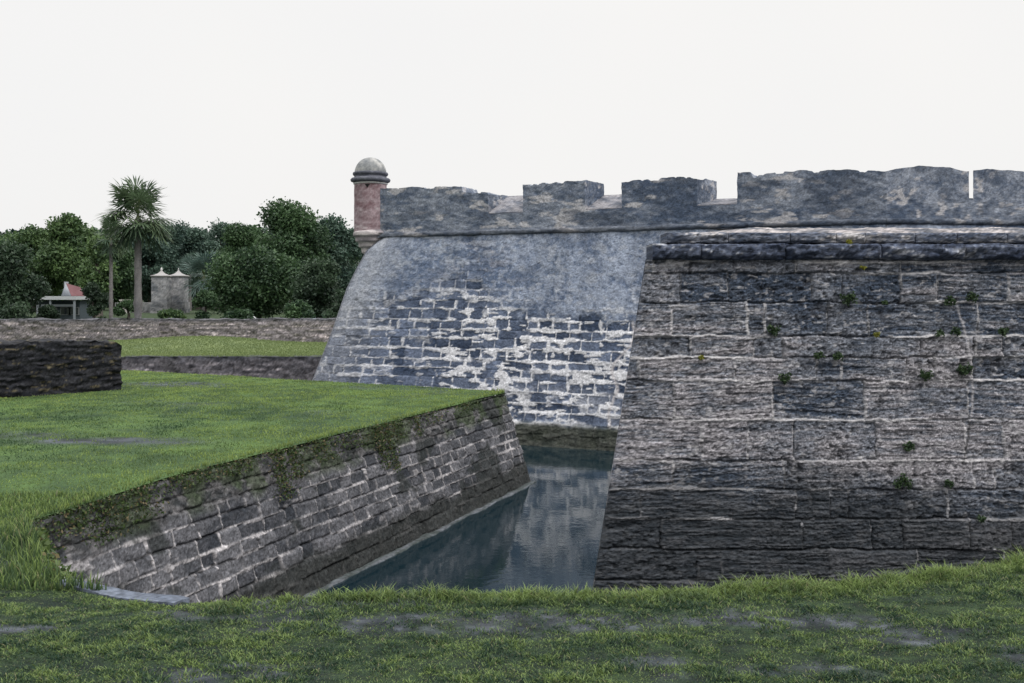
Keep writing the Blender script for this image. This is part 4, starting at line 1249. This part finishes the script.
# ------------------------------------------------------------------ small house
HD = 82.; k = HD / F
def hx(px): return (px - 512) * k
def hz_(py): return EYE + (HY - py) * k
zb = float(gz2(hx(60), HD)) - .1
ho = thing('house', 'small low house with white porch fascia and a red gabled roof among the trees', 'house', (hx(62), HD, zb))
b = Bag(); b.box(hx(38), hx(80), HD, HD + 3, zb, hz_(300.5), (.05, .065, .075)); b.out('wall', M_PLAIN, ho)
b = Bag(); b.box(hx(34), hx(84), HD - 1.6, HD + 3, hz_(299.6), hz_(296.3), (.38, .40, .42)); b.out('porch_fascia', M_PAINT, ho)
b = Bag(); b.box(hx(44), hx(76), HD - .5, HD - .02, hz_(306.5), hz_(304.3), (.40, .42, .50)); b.out('awning', M_PAINT, ho)
for px in (46, 58.5, 82): b = Bag(); b.box(hx(px) - .07, hx(px) + .07, HD - 1.5, HD - 1.36, zb, hz_(299.7), (.16, .18, .20)); b.out('post', M_PAINT, ho)
for px in (52, 66, 74):
    b = Bag(); b.box(hx(px) - .45, hx(px) + .45, HD - .05, HD - .01, hz_(315), hz_(307.3), (.16, .17, .18)); wf = b.out('window', M_PAINT, ho)
    b = Bag(); b.box(hx(px) - .38, hx(px) + .38, HD - .07, HD - .052, hz_(314.4), hz_(307.9), (.02, .02, .03)); b.out('pane', M_GLASS, wf)
# gabled upper roof, ridge running away to the right
zr0, zr1 = hz_(296), hz_(283)
a0 = (hx(56), HD + 1, zr0); a1 = (hx(66), HD + 1, zr0); ap = (hx(60.5), HD + 1, zr1)
b0 = (hx(59), HD + 2.6, zr0); b1 = (hx(77), HD + 2.6, zr0); bp_ = (hx(67), HD + 2.6, hz_(287))
fast('roof', np.array([a0, a1, ap, b0, b1, bp_]), [np.array([[0, 2, 5, 3], [1, 4, 5, 2]]), np.array([[3, 5, 4]])], M_PAINT, ho, np.ones((6, 3)) * np.array((.10, .022, .028)))
b = Bag(); g = np.array([a0, a1, ap]); g[:, 1] -= .05
fast('gable', np.concatenate([g, g + np.array([0, .04, 0])]), [np.array([[0, 1, 2], [3, 5, 4]]), np.array([[0, 3, 4, 1], [1, 4, 5, 2], [2, 5, 3, 0]])], M_PAINT, ho, np.ones((6, 3)) * np.array((.24, .26, .29)))
b = Bag(); b.box(hx(59) - .12, hx(59) + .12, HD + 1.2, HD + 1.5, zr0, hz_(281.5), (.28, .30, .33)); b.out('chimney', M_PAINT, ho)


# ------------------------------------------------------------------ parked cars behind the low wall
def car_proto(label, colr):
    o = thing('parked_car', label, 'car', (0, 0, 0), 0, 'cars parked behind the low stone walls')
    prof_ = [(-2.2, .35), (-2.25, .75), (-1.5, .9), (-.85, 1.38), (.55, 1.42), (1.35, .95), (2.15, .85), (2.25, .4)]
    b = Bag(); P = np.array([[(x, y * (1 if z < 1 else .82), z) for x, z in prof_] + [(prof_[0][0], y, prof_[0][1])] for y in (-.85, -.8, .8, .85)])
    P[0, :, 2] -= .03; P[3, :, 2] -= .03
    b.grid(P, np.ones(P.shape) * np.array(colr))
    for r in (0, 3):
        q = P[r][:-1]; c_ = q.mean(0); G = np.stack([np.tile(c_, (len(q) + 1, 1)), np.concatenate([q, q[:1]])], 0); b.grid(G, np.ones(G.shape) * np.array(colr), r == 0)
    bd = fast('body', np.concatenate(b.V), np.concatenate(b.F), M_PAINT, o, np.concatenate(b.C), world=False)
    for s in (-1, 1):
        q = np.array([(-1.25, .93), (-.8, 1.32), (.5, 1.35), (1.12, .97)]); y = s * .835
        V = np.array([(x, s * (.86 if z < 1 else .70), z) for x, z in q] + [(x, s * (.80 if z < 1 else .64), z) for x, z in q])
        fast('side_window', V, np.array([[0, 1, 2, 3], [4, 7, 6, 5], [0, 4, 5, 1], [1, 5, 6, 2], [2, 6, 7, 3], [3, 7, 4, 0]]), M_GLASS, o, world=False)
    for x in (-1.35, 1.4):
        for s in (-1, 1):
            b = Bag(); A = np.linspace(0, 2 * math.pi, 21); P = np.stack([np.stack([x + np.cos(A) * r, np.full(21, s * yy), .32 + np.sin(A) * r], -1) for r, yy in ((.01, .7), (.32, .7), (.32, .88), (.2, .89), (.01, .89))], 0)
            b.grid(P, np.ones(P.shape) * .02); fast('wheel', np.concatenate(b.V), np.concatenate(b.F), M_PAINT, o, np.concatenate(b.C), world=False)
    return o


for (px, D, z, rzz, lb, cr_) in ((193, 60, None, .1, 'white car whose roof shows over the low wall beneath the pillars', (.75, .75, .74)),
                                 (242, 72, None, 1.3, 'white car seen end on behind the wall joint', (.72, .74, .76)),
                                 (319, 66, None, 1.2, 'pale blue car left of another beside the fortress foot', (.42, .52, .60)),
                                 (334, 62, None, 1.4, 'whitish car closest to the fortress foot', (.62, .68, .74)),
                                 (122, 62, None, 1.3, 'blue car behind the wall below the tallest palm', (.12, .22, .42))):
    o = car_proto(lb, cr_); X = (px - 512) * D / F; o.location = (X, D, float(gz2(X, D))); o.rotation_euler = (0, 0, rzz)

# ------------------------------------------------------------------ light, sky, camera
W = bpy.data.worlds.new('World'); SC.world = W; W.use_nodes = True
nt = W.node_tree; bg = nt.nodes['Background']
sky = nt.nodes.new('ShaderNodeTexSky'); sky.sky_type = 'NISHITA'; sky.sun_disc = False
SE, SA = math.radians(48), math.radians(125)      # elevation; azimuth clockwise from +Y
sky.sun_elevation = SE; sky.sun_rotation = SA; sky.dust_density = 6; sky.air_density = 1.2
sc_ = nt.nodes.new('ShaderNodeVectorMath'); sc_.operation = 'SCALE'; sc_.inputs['Scale'].default_value = .10
nt.links.new(sky.outputs[0], sc_.inputs[0])
tc = nt.nodes.new('ShaderNodeTexCoord'); nz = nt.nodes.new('ShaderNodeTexNoise'); nz.inputs['Scale'].default_value = 1.6; nz.inputs['Detail'].default_value = 3
nt.links.new(tc.outputs['Generated'], nz.inputs['Vector'])
cr = nt.nodes.new('ShaderNodeValToRGB'); cr.color_ramp.elements[0].color = (.85, .85, .855, 1); cr.color_ramp.elements[1].color = (.90, .885, .865, 1)
cr.color_ramp.elements[0].position = .3; cr.color_ramp.elements[1].position = .7
nt.links.new(nz.outputs['Fac'], cr.inputs['Fac'])
mx = nt.nodes.new('ShaderNodeMixRGB'); mx.inputs[0].default_value = .94
nt.links.new(sc_.outputs[0], mx.inputs[1]); nt.links.new(cr.outputs[0], mx.inputs[2])
# an overcast sky is brighter overhead than at the horizon
sx = nt.nodes.new('ShaderNodeSeparateXYZ'); nt.links.new(tc.outputs['Generated'], sx.inputs[0])
mg = nt.nodes.new('ShaderNodeMapRange'); mg.interpolation_type = 'SMOOTHSTEP'
mg.inputs['From Min'].default_value = .26; mg.inputs['From Max'].default_value = .95; mg.inputs['To Min'].default_value = 1; mg.inputs['To Max'].default_value = 2.7
nt.links.new(sx.outputs['Z'], mg.inputs['Value']); nt.links.new(mg.outputs[0], bg.inputs['Strength'])
nt.links.new(mx.outputs[0], bg.inputs['Color'])
sl = bpy.data.lights.new('sun', 'SUN'); sl.energy = 1.5; sl.angle = math.radians(14); sl.color = (1, .97, .93)
so = bpy.data.objects.new('sun', sl); COL.objects.link(so)
dirv = Vector((math.sin(SA) * math.cos(SE), math.cos(SA) * math.cos(SE), math.sin(SE)))
so.rotation_euler = dirv.to_track_quat('Z', 'Y').to_euler()

cd = bpy.data.cameras.new('camera'); cd.sensor_width = 36; cd.lens = 36 * F / 1024; cd.clip_end = 3000; cd.clip_start = .05
cd.shift_y = -(341.5 - HY) / 1024
co = bpy.data.objects.new('camera', cd); COL.objects.link(co); co.location = (0, 0, EYE); co.rotation_euler = (math.pi / 2, 0, 0)
SC.camera = co
vs = SC.view_settings; vs.view_transform = 'Standard'; vs.look = 'None'; vs.gamma = 1; vs.exposure = .12
